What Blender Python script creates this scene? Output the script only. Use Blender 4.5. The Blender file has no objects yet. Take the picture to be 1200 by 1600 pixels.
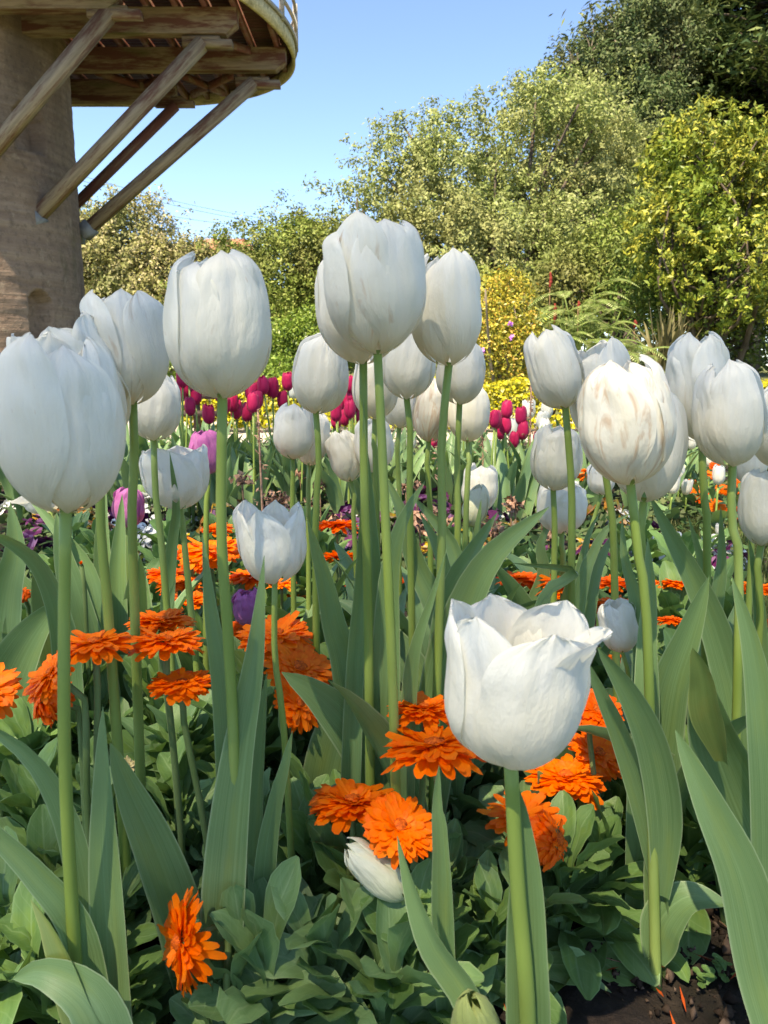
import bpy, math, random
import numpy as np
from mathutils import Vector, Matrix
R = math.radians
sc = bpy.context.scene
col = sc.collection
# ------------------------------------------------------------------ camera
CAM_Z = 0.43
PITCH = R(10.8)
FPX = 1209.0                       # focal length in pixels of a 1200x1600 frame
cam = bpy.data.cameras.new('camera'); camo = bpy.data.objects.new('camera', cam); col.objects.link(camo)
cam.sensor_fit = 'VERTICAL'; cam.sensor_height = 24.0; cam.lens = FPX / 1600 * 24.0
camo.location = (0, 0, CAM_Z); camo.rotation_euler = (math.pi/2 - PITCH, 0, 0)
cam.clip_start = 0.02; cam.clip_end = 2000
cam.dof.use_dof = True; cam.dof.focus_distance = 0.75; cam.dof.aperture_fstop = 17
sc.camera = camo
# ------------------------------------------------------------------ sky, sun, exposure
SUN_EL = 58.0
SUN_DIR = Vector((-0.50 * math.cos(R(SUN_EL)), -0.866 * math.cos(R(SUN_EL)), math.sin(R(SUN_EL))))   # towards the sun
w = bpy.data.worlds.new('World'); sc.world = w; w.use_nodes = True
nt = w.node_tree; bg = nt.nodes['Background']
sky = nt.nodes.new('ShaderNodeTexSky'); sky.sky_type = 'NISHITA'; sky.sun_disc = False
sky.sun_elevation = R(SUN_EL); sky.sun_rotation = math.atan2(SUN_DIR.x, SUN_DIR.y)
sky.air_density = 0.68; sky.dust_density = 0.3; sky.ozone_density = 6.0
nt.links.new(sky.outputs[0], bg.inputs[0]); bg.inputs[1].default_value = 0.135
sd = bpy.data.lights.new('sun', 'SUN'); so = bpy.data.objects.new('sun', sd); col.objects.link(so)
sd.energy = 4.8; sd.angle = R(0.53); sd.color = (1.0, 0.93, 0.80)
so.rotation_euler = SUN_DIR.to_track_quat('Z', 'Y').to_euler()
sc.view_settings.view_transform = 'Standard'; sc.view_settings.look = 'None'
sc.view_settings.gamma = 1.0; sc.view_settings.use_curve_mapping = False
sc.view_settings.exposure = 1.66
sc.view_settings.use_white_balance = True; sc.view_settings.white_balance_temperature = 7800; sc.view_settings.white_balance_tint = 10
sc.cycles.max_bounces = 8; sc.cycles.transparent_max_bounces = 4
sc.cycles.transmission_bounces = 6; sc.cycles.diffuse_bounces = 4

# ------------------------------------------------------------------ helpers
rng = np.random.default_rng(7)
random.seed(7)
CP, SP = math.cos(PITCH), math.sin(PITCH)
def ray(u, v):
    x = (u - 600) / FPX; y = -(v - 800) / FPX
    return Vector((x, CP + y*SP, -SP + y*CP))
def at(u, v, Y):
    d = ray(u, v); k = Y / d.y
    return Vector((d.x*k, Y, CAM_Z + d.z*k))
def on_ground(u, v, z=0.0):
    d = ray(u, v); k = (z - CAM_Z) / d.z
    return Vector((d.x*k, d.y*k, z))
def tag(o, label=None, cat=None, group=None, kind=None):
    if label: o['label'] = label
    if cat: o['category'] = cat
    if group: o['group'] = group
    if kind: o['kind'] = kind
    return o
def thing(name, loc, label, cat, group=None, rz=0):
    o = bpy.data.objects.new(name, None); col.objects.link(o); o.empty_display_size = 0.02
    o.location = loc; o.rotation_euler = (0, 0, rz)
    return tag(o, label, cat, group)
def make_mesh(name, V, Q, mat, uv=None, smooth=True):
    """V (n,3); Q list/array of quads (m,4), or (m,3) triangles"""
    V = np.asarray(V, dtype=np.float32); Q = np.asarray(Q, dtype=np.int32)
    me = bpy.data.meshes.new(name)
    n = Q.shape[1]
    me.vertices.add(len(V)); me.vertices.foreach_set('co', V.ravel())
    me.loops.add(Q.size); me.loops.foreach_set('vertex_index', Q.ravel())
    me.polygons.add(len(Q))
    me.polygons.foreach_set('loop_start', np.arange(0, Q.size, n, dtype=np.int32))
    me.polygons.foreach_set('loop_total', np.full(len(Q), n, dtype=np.int32))
    if smooth: me.polygons.foreach_set('use_smooth', np.ones(len(Q), dtype=bool))
    if uv is not None:
        l = me.uv_layers.new(name='UVMap')
        uv = np.asarray(uv, dtype=np.float32)[Q.ravel()]
        l.data.foreach_set('uv', uv.ravel())
    me.update(calc_edges=True); me.validate()
    if mat: me.materials.append(mat)
    return me
def link(name, me, parent=None, world=True):
    """link a mesh object; vertices are in world space unless world=False"""
    o = bpy.data.objects.new(name, me); col.objects.link(o)
    if parent is not None:
        o.parent = parent
        if world:
            o.matrix_parent_inverse = parent_mat(parent).inverted()
    return o
def parent_mat(p):
    m = Matrix.LocRotScale(p.location, p.rotation_euler, p.scale)
    return (parent_mat(p.parent) @ p.matrix_parent_inverse @ m) if p.parent else m
class MB:
    def __init__(s): s.V = []; s.Q = []; s.U = []; s.n = 0
    def add(s, V, Q, U=None):
        V = np.asarray(V, float).reshape(-1, 3); Q = np.asarray(Q, int)
        s.V.append(V); s.Q.append(Q + s.n); s.n += len(V)
        s.U.append(np.zeros((len(V), 2)) if U is None else np.asarray(U, float))
    def mesh(s, name, mat, smooth=True):
        return make_mesh(name, np.vstack(s.V), np.vstack(s.Q), mat, np.vstack(s.U), smooth)
    def build(s, name, mat, parent=None, smooth=True, world=True):
        return link(name, s.mesh(name, mat, smooth), parent, world)
    def box(s, c, d, rot=None):
        c = np.array(c, float); hx, hy, hz = [k/2 for k in d]
        V = np.array([[x, y, z] for x in (-hx, hx) for y in (-hy, hy) for z in (-hz, hz)])
        if rot is not None: V = V @ np.array(rot).T
        Q = [[0,1,3,2],[4,6,7,5],[0,4,5,1],[2,3,7,6],[0,2,6,4],[1,5,7,3]]
        s.add(V + c, Q)
    def bar(s, a, b, wd, ht, up=(0, 0, 1)):
        a = Vector(a); b = Vector(b); t = (b - a); L = t.length; t.normalize()
        sx = t.cross(Vector(up)); sx = sx.normalized() if sx.length > 1e-6 else Vector((1, 0, 0))
        uz = sx.cross(t)
        rot = np.array([list(t), list(sx), list(uz)]).T
        s.box((a + b)/2, (L, wd, ht), rot)
    def tube(s, pts, rad, seg=8, cap=True):
        P = np.array([list(p) for p in pts], float); n = len(P)
        rad = np.full(n, rad) if np.isscalar(rad) else np.asarray(rad, float)
        T = np.gradient(P, axis=0); T /= np.linalg.norm(T, axis=1)[:, None] + 1e-12
        ref = np.array([0.31, 0.95, 0.05]) if abs(T[0][1]) < 0.9 else np.array([1.0, 0, 0])
        A = np.cross(T, ref); A /= np.linalg.norm(A, axis=1)[:, None]
        B = np.cross(T, A)
        th = np.linspace(0, 2*np.pi, seg, endpoint=False)
        V = P[:, None, :] + rad[:, None, None]*(np.cos(th)[None, :, None]*A[:, None, :] + np.sin(th)[None, :, None]*B[:, None, :])
        Q = []
        for i in range(n-1):
            for j in range(seg):
                k = (j+1) % seg
                Q.append([i*seg+j, i*seg+k, (i+1)*seg+k, (i+1)*seg+j])
        V = V.reshape(-1, 3)
        U = np.c_[np.tile(np.linspace(0, 1, seg), n), np.repeat(np.linspace(0, 1, n), seg)]
        if cap:
            V = np.vstack([V, P[0], P[-1]]); U = np.vstack([U, [0, 0], [0, 1]])
            c0, c1 = n*seg, n*seg+1
            for j in range(0, seg, 2):
                k = (j+1) % seg; l = (j+2) % seg
                Q.append([c0, l, k, j]); Q.append([c1, (n-1)*seg+j, (n-1)*seg+k, (n-1)*seg+l])
        s.add(V, Q, U)
def spline(pts, n):
    """Catmull-Rom through the points"""
    P = np.array([list(p) for p in pts], float)
    if len(P) == 2: return P[0] + (P[1]-P[0])*np.linspace(0, 1, n)[:, None]
    P = np.vstack([2*P[0]-P[1], P, 2*P[-1]-P[-2]])
    L = np.r_[0, np.cumsum(np.linalg.norm(np.diff(P[1:-1], axis=0), axis=1))]
    out = []
    for x in np.linspace(0, L[-1], n):
        i = min(np.searchsorted(L, x, side='right')-1, len(L)-2)
        t = (x - L[i]) / (L[i+1]-L[i])
        a, b, c, d = P[i], P[i+1], P[i+2], P[i+3]
        out.append(0.5*((2*b)+(-a+c)*t+(2*a-5*b+4*c-d)*t*t+(-a+3*b-3*c+d)*t**3))
    return np.array(out)
def copy_tree(o, parent=None):
    c = o.copy(); col.objects.link(c)
    if parent is not None: c.parent = parent; c.matrix_parent_inverse = o.matrix_parent_inverse.copy()
    for ch in list(o.children): copy_tree(ch, c)
    return c

# ------------------------------------------------------------------ materials
def nodes(name):
    m = bpy.data.materials.new(name); m.use_nodes = True
    t = m.node_tree; t.nodes.clear()
    out = t.nodes.new('ShaderNodeOutputMaterial')
    return m, t, out
def N(t, typ, ins=None, **kw):
    n = t.nodes.new(typ)
    for k, v in kw.items(): setattr(n, k, v)
    if ins:
        for k, v in ins.items():
            if isinstance(v, bpy.types.NodeSocket): t.links.new(v, n.inputs[k])
            else: n.inputs[k].default_value = v
    return n
def ramp(t, fac, stops, interp='LINEAR'):
    n = t.nodes.new('ShaderNodeValToRGB'); e = n.color_ramp.elements; n.color_ramp.interpolation = interp
    while len(e) < len(stops): e.new(0.5)
    for i, (p, c) in enumerate(stops):
        e[i].position = p; e[i].color = (*c, 1) if len(c) == 3 else c
    t.links.new(fac, n.inputs[0]); return n.outputs[0]
def mixc(t, a, b, f, mode='MIX'):
    n = t.nodes.new('ShaderNodeMix'); n.data_type = 'RGBA'; n.blend_type = mode
    for s, v in ((n.inputs[0], f), (n.inputs[6], a), (n.inputs[7], b)):
        if isinstance(v, bpy.types.NodeSocket): t.links.new(v, s)
        else: s.default_value = v if not isinstance(v, tuple) or len(v) == 4 else (*v, 1)
    return n.outputs[2]
def math_(t, op, a, b=None, clamp=False):
    n = t.nodes.new('ShaderNodeMath'); n.operation = op; n.use_clamp = clamp
    for i, v in enumerate((a, b)):
        if v is None: continue
        if isinstance(v, bpy.types.NodeSocket): t.links.new(v, n.inputs[i])
        else: n.inputs[i].default_value = v
    return n.outputs[0]
def noise(t, vec, scale, detail=3, rough=0.55, dist=0.0):
    n = N(t, 'ShaderNodeTexNoise', {'Scale': scale, 'Detail': detail, 'Roughness': rough, 'Distortion': dist})
    if vec is not None: t.links.new(vec, n.inputs['Vector'])
    return n.outputs['Fac']
def mapping(t, vec, scale=(1, 1, 1), loc=(0, 0, 0)):
    n = N(t, 'ShaderNodeMapping', {'Scale': scale, 'Location': loc}); t.links.new(vec, n.inputs[0]); return n.outputs[0]
def finish(t, out, colr, rough=0.5, spec=0.3, trans=0.0, tcol=None, bump=None, bstr=0.2, bdist=0.002, sheen=0.0):
    p = N(t, 'ShaderNodeBsdfPrincipled', {'Roughness': rough, 'Specular IOR Level': spec})
    if isinstance(colr, bpy.types.NodeSocket): t.links.new(colr, p.inputs['Base Color'])
    else: p.inputs['Base Color'].default_value = (*colr, 1)
    if sheen: p.inputs['Sheen Weight'].default_value = sheen
    nrm = None
    if bump is not None:
        b = N(t, 'ShaderNodeBump', {'Strength': bstr, 'Distance': bdist, 'Height': bump}); nrm = b.outputs[0]
        t.links.new(nrm, p.inputs['Normal'])
    sh = p.outputs[0]
    if trans > 0:
        tr = N(t, 'ShaderNodeBsdfTranslucent')
        c = tcol if tcol is not None else colr
        if isinstance(c, bpy.types.NodeSocket): t.links.new(c, tr.inputs[0])
        else: tr.inputs[0].default_value = (*c, 1)
        if nrm is not None: t.links.new(nrm, tr.inputs['Normal'])
        mx = N(t, 'ShaderNodeMixShader', {0: trans}); t.links.new(sh, mx.inputs[1]); t.links.new(tr.outputs[0], mx.inputs[2])
        sh = mx.outputs[0]
    t.links.new(sh, out.inputs[0])
def petal_mat(name, main, base, stain, vein=0.06, trans=0.30):
    m, t, o = nodes(name)
    uv = N(t, 'ShaderNodeUVMap').outputs[0]; oi = N(t, 'ShaderNodeObjectInfo')
    off = N(t, 'ShaderNodeVectorMath', {0: uv}, operation='ADD')
    cmb = N(t, 'ShaderNodeCombineXYZ', {'Z': math_(t, 'MULTIPLY', oi.outputs['Random'], 37.0)})
    t.links.new(cmb.outputs[0], off.inputs[1]); v = off.outputs[0]
    sep = N(t, 'ShaderNodeSeparateXYZ', {0: uv}); s_, t_ = sep.outputs[0], sep.outputs[1]
    fine = noise(t, mapping(t, v, (60, 3, 1)), 1.0, 3, 0.6)
    c = mixc(t, main, tuple(x*(1-vein*3.0) for x in main), math_(t, 'MULTIPLY', fine, 0.8))
    # cream or greenish towards the stem and along the midrib
    b1 = ramp(t, t_, [(0.0, (1, 1, 1)), (0.12, (0.60,)*3), (0.36, (0.18,)*3), (0.7, (0, 0, 0))])
    c = mixc(t, c, base, b1)
    blot = noise(t, mapping(t, v, (2.2, 1.3, 1)), 1.6, 2)
    c = mixc(t, c, tuple(0.55*a+0.45*b for a, b in zip(main, base)), ramp(t, blot, [(0.45, (0, 0, 0)), (0.75, (0.55,)*3)]))
    # brown weather streaks and specks
    st = N(t, 'ShaderNodeAttribute', attribute_type='OBJECT', attribute_name='stain').outputs['Fac']
    sn = noise(t, mapping(t, v, (5, 1.7, 1)), 1.2, 4, 0.6, 1.2)
    thr = math_(t, 'SUBTRACT', 0.71, math_(t, 'MULTIPLY', st, 0.19))
    sm = math_(t, 'MULTIPLY', math_(t, 'SUBTRACT', sn, thr), 7.0, True)
    c = mixc(t, c, stain, math_(t, 'MULTIPLY', sm, 0.55))
    sp = noise(t, mapping(t, v, (26, 15, 1)), 1.0, 2, 0.5)
    spm = math_(t, 'MULTIPLY', math_(t, 'SUBTRACT', sp, 0.725), 10.0, True)
    c = mixc(t, c, stain, math_(t, 'MULTIPLY', spm, 0.30))
    wr = noise(t, mapping(t, v, (9, 6, 1)), 1.0, 3, 0.6)
    bmp = math_(t, 'ADD', math_(t, 'MULTIPLY', fine, 0.10), wr)
    finish(t, o, c, 0.5, 0.3, trans, c, bmp, 0.36, 0.003, 0.1)
    return m
def leaf_mat(name, c1, c2, edge, yellow, trans=0.18, rough=0.42, spec=0.4, veins=70.0, rib=0.0):
    m, t, o = nodes(name)
    uv = N(t, 'ShaderNodeUVMap').outputs[0]; oi = N(t, 'ShaderNodeObjectInfo')
    tc = N(t, 'ShaderNodeTexCoord').outputs['Object']
    sep = N(t, 'ShaderNodeSeparateXYZ', {0: uv}); s_, t_ = sep.outputs[0], sep.outputs[1]
    off = N(t, 'ShaderNodeVectorMath', {0: uv}, operation='ADD')
    cmb = N(t, 'ShaderNodeCombineXYZ', {'Z': math_(t, 'MULTIPLY', oi.outputs['Random'], 31.0)})
    t.links.new(cmb.outputs[0], off.inputs[1]); v = off.outputs[0]
    vn = noise(t, mapping(t, v, (veins, 1.2, 1)), 1.0, 3, 0.6)
    c = mixc(t, c1, c2, ramp(t, vn, [(0.32, (0, 0, 0)), (0.68, (1, 1, 1))]))
    bl = noise(t, mapping(t, v, (2.0, 2.6, 1)), 1.2, 3)
    c = mixc(t, c, yellow, ramp(t, bl, [(0.5, (0, 0, 0)), (0.8, (0.6,)*3)]))
    c = mixc(t, c, (0.5, 0.5, 0.5), math_(t, 'MULTIPLY', oi.outputs['Random'], 0.10), 'MULTIPLY')
    e = math_(t, 'ABSOLUTE', math_(t, 'SUBTRACT', s_, 0.5))
    if rib:
        w_ = math_(t, 'ABSOLUTE', math_(t, 'SUBTRACT', math_(t, 'FRACT', math_(t, 'SUBTRACT', math_(t, 'MULTIPLY', t_, 7.0), math_(t, 'MULTIPLY', e, 3.0))), 0.5))
        c = mixc(t, c, edge, math_(t, 'MULTIPLY', math_(t, 'MULTIPLY', math_(t, 'SUBTRACT', 0.07, w_), 14.0, True), rib*.5))
        c = mixc(t, c, edge, math_(t, 'MULTIPLY', math_(t, 'MULTIPLY', math_(t, 'SUBTRACT', 0.035, e), 40.0, True), rib))
    c = mixc(t, c, edge, ramp(t, e, [(0.455, (0, 0, 0)), (0.49, (0.75,)*3)]))
    sp = noise(t, mapping(t, v, (18, 40, 1)), 1.0, 2)
    c = mixc(t, c, edge, math_(t, 'MULTIPLY', math_(t, 'MULTIPLY', math_(t, 'SUBTRACT', sp, 0.73), 12.0, True), 0.35))
    finish(t, o, c, rough, spec, trans, mixc(t, c, (0.35, 0.6, 0.08), 0.35), vn, 0.18, 0.0012)
    return m
def card_mat(name, stops, trans=0.25, rough=0.55, spec=0.18, tgain=1.0, patch=None, psc=0.6):
    """leaf colours picked leaf by leaf, with broad patches of a second tone"""
    m, t, o = nodes(name)
    g = N(t, 'ShaderNodeNewGeometry'); r = g.outputs['Random Per Island']
    c = ramp(t, r, stops)
    if patch:
        tc = N(t, 'ShaderNodeTexCoord').outputs['Object']
        pn = noise(t, tc, psc, 2)
        c = mixc(t, c, patch, ramp(t, pn, [(0.46, (0, 0, 0)), (0.66, (0.7,)*3)]))
    finish(t, o, c, rough, spec, trans, c)
    return m
def plain_noise_mat(name, stops, scale=20.0, stretch=(1, 1, 1), rough=0.8, spec=0.2, bstr=0.4, bdist=0.01, detail=5, trans=0.0):
    m, t, o = nodes(name)
    tc = N(t, 'ShaderNodeTexCoord').outputs['Object']
    f = noise(t, mapping(t, tc, stretch), scale, detail, 0.6)
    c = ramp(t, f, stops)
    finish(t, o, c, rough, spec, trans, c, f, bstr, bdist)
    return m
M = {}
M['white'] = petal_mat('white petal', (0.88, 0.875, 0.80), (0.70, 0.62, 0.38), (0.52, 0.30, 0.14), vein=0.03, trans=0.42)
M['cream'] = petal_mat('cream bud', (0.80, 0.80, 0.62), (0.55, 0.60, 0.25), (0.45, 0.40, 0.15))
M['green_bud'] = petal_mat('green tulip bud', (0.36, 0.42, 0.13), (0.24, 0.34, 0.08), (0.40, 0.10, 0.06))
M['red'] = petal_mat('crimson petal', (0.64, 0.014, 0.11), (0.40, 0.012, 0.07), (0.25, 0.01, 0.05), 0.1)
M['purple'] = petal_mat('violet petal', (0.56, 0.15, 0.42), (0.55, 0.28, 0.42), (0.25, 0.05, 0.30), 0.1)
M['tleaf'] = leaf_mat('tulip leaf', (0.112, 0.205, 0.075), (0.19, 0.305, 0.130), (0.33, 0.42, 0.23), (0.22, 0.29, 0.07))
M['tleaf_yellow'] = leaf_mat('tulip leaf yellowing', (0.13, 0.19, 0.05), (0.19, 0.26, 0.08), (0.30, 0.36, 0.12), (0.24, 0.24, 0.06))
M['cleaf'] = leaf_mat('marigold leaf', (0.095, 0.190, 0.050), (0.145, 0.260, 0.085), (0.20, 0.31, 0.13), (0.20, 0.31, 0.04), 0.2, 0.5, 0.35, 9.0, 0.7)
M['cleaf_pale'] = leaf_mat('marigold leaf pale', (0.125, 0.235, 0.085), (0.18, 0.30, 0.125), (0.24, 0.35, 0.16), (0.17, 0.29, 0.07), 0.2, 0.5, 0.35, 9.0, 0.7)
M['stem'] = plain_noise_mat('tulip stem', [(0.3, (0.15, 0.23, 0.040)), (0.5, (0.20, 0.28, 0.060)), (0.7, (0.25, 0.34, 0.10))], 30, (1, 1, .2), 0.5, 0.35, 0.1, 0.001, 3, 0.0)
M['cstem'] = plain_noise_mat('marigold stem', [(0.3, (0.09, 0.15, 0.04)), (0.7, (0.15, 0.21, 0.08))], 60, (1, 1, .3), 0.6, 0.25, 0.2, 0.001, 3)
# orange ray florets
def ray_mat(name, a, b, tip):
    m, t, o = nodes(name)
    uv = N(t, 'ShaderNodeUVMap').outputs[0]
    sep = N(t, 'ShaderNodeSeparateXYZ', {0: uv})
    g = N(t, 'ShaderNodeNewGeometry').outputs['Random Per Island']
    ln = noise(t, mapping(t, uv, (14, 1.2, 1)), 1.0, 2)
    c = mixc(t, a, b, math_(t, 'ADD', math_(t, 'MULTIPLY', g, 0.7), math_(t, 'MULTIPLY', ln, 0.4)))
    c = mixc(t, c, tip, ramp(t, sep.outputs[1], [(0.0, (0.5,)*3), (0.25, (0, 0, 0)), (0.85, (0, 0, 0)), (1.0, (0.35,)*3)]))
    finish(t, o, c, 0.5, 0.25, 0.36, c, ln, 0.3, 0.0008)
    return m
M['orange'] = ray_mat('orange floret', (0.95, 0.155, 0.003), (0.97, 0.26, 0.010), (0.90, 0.10, 0.006))
M['orange_deep'] = ray_mat('deep orange floret', (0.92, 0.115, 0.003), (0.95, 0.19, 0.006), (0.80, 0.075, 0.012))
M['disc'] = plain_noise_mat('marigold disc', [(0.35, (0.35, 0.05, 0.005)), (0.65, (0.75, 0.14, 0.01))], 500, (1, 1, 1), 0.7, 0.2, 0.6, 0.001)
M['calyx'] = plain_noise_mat('calyx', [(0.3, (0.08, 0.10, 0.03)), (0.7, (0.15, 0.16, 0.05))], 300, (1, 1, 1), 0.6, 0.2, 0.4, 0.001)
M['wither'] = plain_noise_mat('withered petal', [(0.3, (0.20, 0.10, 0.06)), (0.6, (0.42, 0.26, 0.18)), (0.8, (0.50, 0.36, 0.26))], 120, (1, 1, 1), 0.8, 0.1, 0.4, 0.002, 4)
M['dead_leaf'] = plain_noise_mat('dry leaf', [(0.3, (0.10, 0.06, 0.035)), (0.7, (0.25, 0.16, 0.09))], 60, (1, 1, 1), 0.8, 0.15, 0.4, 0.002, 4)
M['straw'] = plain_noise_mat('seed head bracts', [(0.3, (0.42, 0.34, 0.14)), (0.7, (0.6, 0.52, 0.28))], 200, (1, 1, 1), 0.7, 0.2, 0.3, 0.001, 4)


# ------------------------------------------------------------------ setting: ground, bed, lawn
def soil_mat():
    m, t, o = nodes('soil')
    tc = N(t, 'ShaderNodeTexCoord').outputs['Object']
    f = noise(t, tc, 38, 8, 0.7); f2 = noise(t, tc, 5, 3)
    c = ramp(t, f, [(0.3, (0.010, 0.007, 0.006)), (0.52, (0.030, 0.021, 0.016)), (0.72, (0.075, 0.052, 0.04))])
    c = mixc(t, c, (0.03, 0.035, 0.015), ramp(t, f2, [(0.5, (0, 0, 0)), (0.75, (0.5,)*3)]))
    finish(t, o, c, 0.9, 0.25, 0, None, f, 1.0, 0.012)
    return m
M['soil'] = soil_mat()
M['grass_ground'] = plain_noise_mat('turf', [(0.3, (0.035, 0.055, 0.014)), (0.55, (0.075, 0.105, 0.025)), (0.75, (0.13, 0.14, 0.05))], 14, (1, 1, 1), 0.9, 0.1, 0.6, 0.01, 8)
M['far_ground'] = plain_noise_mat('far ground', [(0.3, (0.07, 0.08, 0.03)), (0.6, (0.12, 0.13, 0.045)), (0.8, (0.2, 0.17, 0.09))], 0.8, (1, 1, 1), 0.95, 0.1, 0.4, 0.03, 8)
M['path'] = plain_noise_mat('pale gravel', [(0.3, (0.30, 0.26, 0.21)), (0.7, (0.48, 0.43, 0.36))], 25, (1, 1, 1), 0.9, 0.2, 0.5, 0.01, 8)
def sheet(name, x0, x1, y0, y1, z, mat, step=None, amp=0.0):
    nx = 2 if step is None else int((x1-x0)/step)+1; ny = 2 if step is None else int((y1-y0)/step)+1
    X, Y = np.meshgrid(np.linspace(x0, x1, nx), np.linspace(y0, y1, ny)); Z = np.full_like(X, z)
    if amp:
        r_ = np.random.default_rng(3)
        for k in range(26):
            fx, fy = r_.normal(0, 1, 2)*(6*1.13**k); Z += amp/(1+0.22*k)*0.45*np.sin(X*fx+Y*fy+r_.uniform(0, 6.28))
        edge = np.minimum.reduce([X-x0, x1-X, Y-y0, y1-Y]); Z = z + (Z-z)*np.clip(edge/0.1, 0, 1)
    i = np.arange(nx*ny).reshape(ny, nx)
    Q = np.stack([i[:-1, :-1], i[:-1, 1:], i[1:, 1:], i[1:, :-1]], -1).reshape(-1, 4)
    o = link(name, make_mesh(name, np.c_[X.ravel(), Y.ravel(), Z.ravel()], Q, mat)); tag(o, kind='structure'); return o
sheet('ground', -300, 300, -300, 300, -0.03, M['far_ground'])
sheet('bed_soil', -1.7, 0.62, 0.02, 1.55, 0.0, M['soil'], 0.008, 0.009)
sheet('planting_soil', -3.0, 3.4, 1.56, 4.4, -0.006, M['soil'], 0.03, 0.008)
sheet('lawn', 0.63, 3.4, 0.0, 1.555, -0.005, M['grass_ground'], 0.03, 0.006)
sheet('path', -5.0, 9.0, 4.45, 6.9, -0.012, M['path'])

# ------------------------------------------------------------------ tulips
def petal_geo(B, ax, e1, e2, R0, H, phi, whorl, A=1.0, c=0.6, tm=0.42, flare=0.0, ruf=0.03, rs=None, nt=18, ns=11, tipf=1.0, lean=0.0, p=3.7):
    """one tulip petal: rows from the stem to the tip, wrapped round the flower's axis"""
    rs = rs or np.random.default_rng(0)
    tt = 0.5*(1-np.cos(np.pi*np.linspace(0, 1, nt)))**1.0; tt = 0.65*tt + 0.35*np.linspace(0, 1, nt); ss = np.linspace(-1, 1, ns)
    T, S = np.meshgrid(tt, ss, indexing='ij')
    wf = np.where(T < 0.5, 0.28 + 0.72*np.sin(np.pi/2*np.clip(T/0.5, 0, 1))**0.9, 0)
    q_ = np.clip((T-0.45)/0.55, 0, 1); wf = np.where(T < 0.45, 0.28 + 0.72*np.sin(np.pi/2*np.clip(T/0.45, 0, 1))**0.9, np.clip(1-q_**p, 0, 1)**0.52)
    wf = np.maximum(wf, 0.09)
    prof = np.where(T < tm, np.sqrt(np.clip(1-(1-T/tm)**2.1, 0.0, 1)), 1-(1-c)*((T-tm)/(1-tm))**1.9)
    prof = np.maximum(prof, 0.13)
    prof = prof + flare*np.clip((T-0.55)/0.45, 0, 1)**2
    curl = np.clip((T-0.80)/0.20, 0, 1)**2*(1.0 if flare < 0.04 and c < 0.9 else 0.25)*rs.uniform(.5, 1.2); prof = prof - 0.30*curl
    ph = rs.uniform(0, 6.28, 8)
    skew = rs.normal(0, 0.10)
    th = phi + A*wf*S + skew*T*T + 0.05*np.sin(5*T+ph[0])
    side = rs.choice([-1, 1])
    r = R0*prof*(whorl + 0.055*side*S*T - 0.05*S*S*(1-T*0.6) + lean*T*T)
    r += R0*(-0.035*np.exp(-(S/0.10)**2)*np.clip(T*2, 0, 1)*np.clip((1.02-T)*3, 0, 1))          # groove along the midrib
    r += R0*0.03*np.cos(S*3.1+ph[7])*np.sin(T*4+ph[1])
    am = ruf*R0*np.clip((T-0.12)*1.6, 0, 1)
    r += am*(0.55*np.sin(S*7+ph[1]+3*T)+0.45*np.sin(T*13+ph[2]+2*S)+0.35*np.sin(S*13+T*9+ph[3]))*(0.5+0.8*np.abs(S))*np.clip(wf*1.3, 0, 1)
    r += R0*(0.010*np.sin(S*15+ph[2]+1.5*T)+0.008*np.sin(S*24+ph[6]))*np.clip(T*3, 0, 1)*(0.4+T)       # soft lengthwise ribs
    r += R0*(0.55*ruf)*np.sin(T*21+ph[3]+4*S)*np.sin(S*6+ph[5])*np.clip((T-.3)*2, 0, 1)*np.clip(wf*1.3, 0, 1)
    tip = tipf*(1+rs.normal(0, 0.015))
    Z = H*T*tip*(1.065 if flare < 0.04 and c < 0.9 else 1.0) - H*0.045*curl - H*0.035*S*S*np.clip((T-.5)*2, 0, 1) + ruf*0.5*H*np.clip(T-0.6, 0, 1)*wf*(np.sin(S*9+ph[4])+0.7*np.sin(S*17+ph[5])+0.5*np.sin(S*31+ph[6]))
    P = np.array(B)[None, None] + (r*np.cos(th))[..., None]*np.array(e1) + (r*np.sin(th))[..., None]*np.array(e2) + Z[..., None]*np.array(ax)
    i = np.arange(nt*ns).reshape(nt, ns)
    Q = np.stack([i[:-1, :-1], i[:-1, 1:], i[1:, 1:], i[1:, :-1]], -1).reshape(-1, 4)
    return P.reshape(-1, 3), Q, np.c_[(S.ravel()+1)/2, T.ravel()]
TULIPS = []          # (root, base point, depth) so leaves can find their plant
def bloom(root, B, Tp, R0, rot, seed, mat, nt=30, ns=19, c=0.6, tm=0.42, flare=0.0, ruf=0.03, A=0.94, stain=0.0, tips=None, leans=None, back=0.0, p=3.7, flares=None):
    ax = (Tp - B); H = ax.length; ax.normalize()
    ax = (ax + Vector((0, back, 0))).normalized()
    e1 = Vector((1, 0, 0)); e1 = (e1 - ax*e1.dot(ax)).normalized(); e2 = ax.cross(e1)
    rs = np.random.default_rng(seed)
    for k in range(6):
        inner = k % 2
        phi = R(rot) + k*math.pi/3
        V, Q, U = petal_geo(B, ax, e1, e2, R0, H, phi, 0.92 if inner else 1.0, A*(0.95 if inner else 1.0), c + rs.normal(0, 0.025), tm,
                            (flares[k] if flares else flare), ruf, rs, nt, ns, (tips[k] if tips else 1.0 - 0.09*rs.random()), leans[k] if leans else rs.normal(0, 0.07), p)
        o = link('petal', make_mesh('petal', V, Q, mat, U), root)
        o['stain'] = float(stain)
def stem(root, pts, r0, r1, mat, seg=10, n=16, name='stem'):
    P = spline(pts, n); b = MB(); b.tube(P, np.linspace(r1, r0, n), seg); return b.build(name, mat, root)
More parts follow.
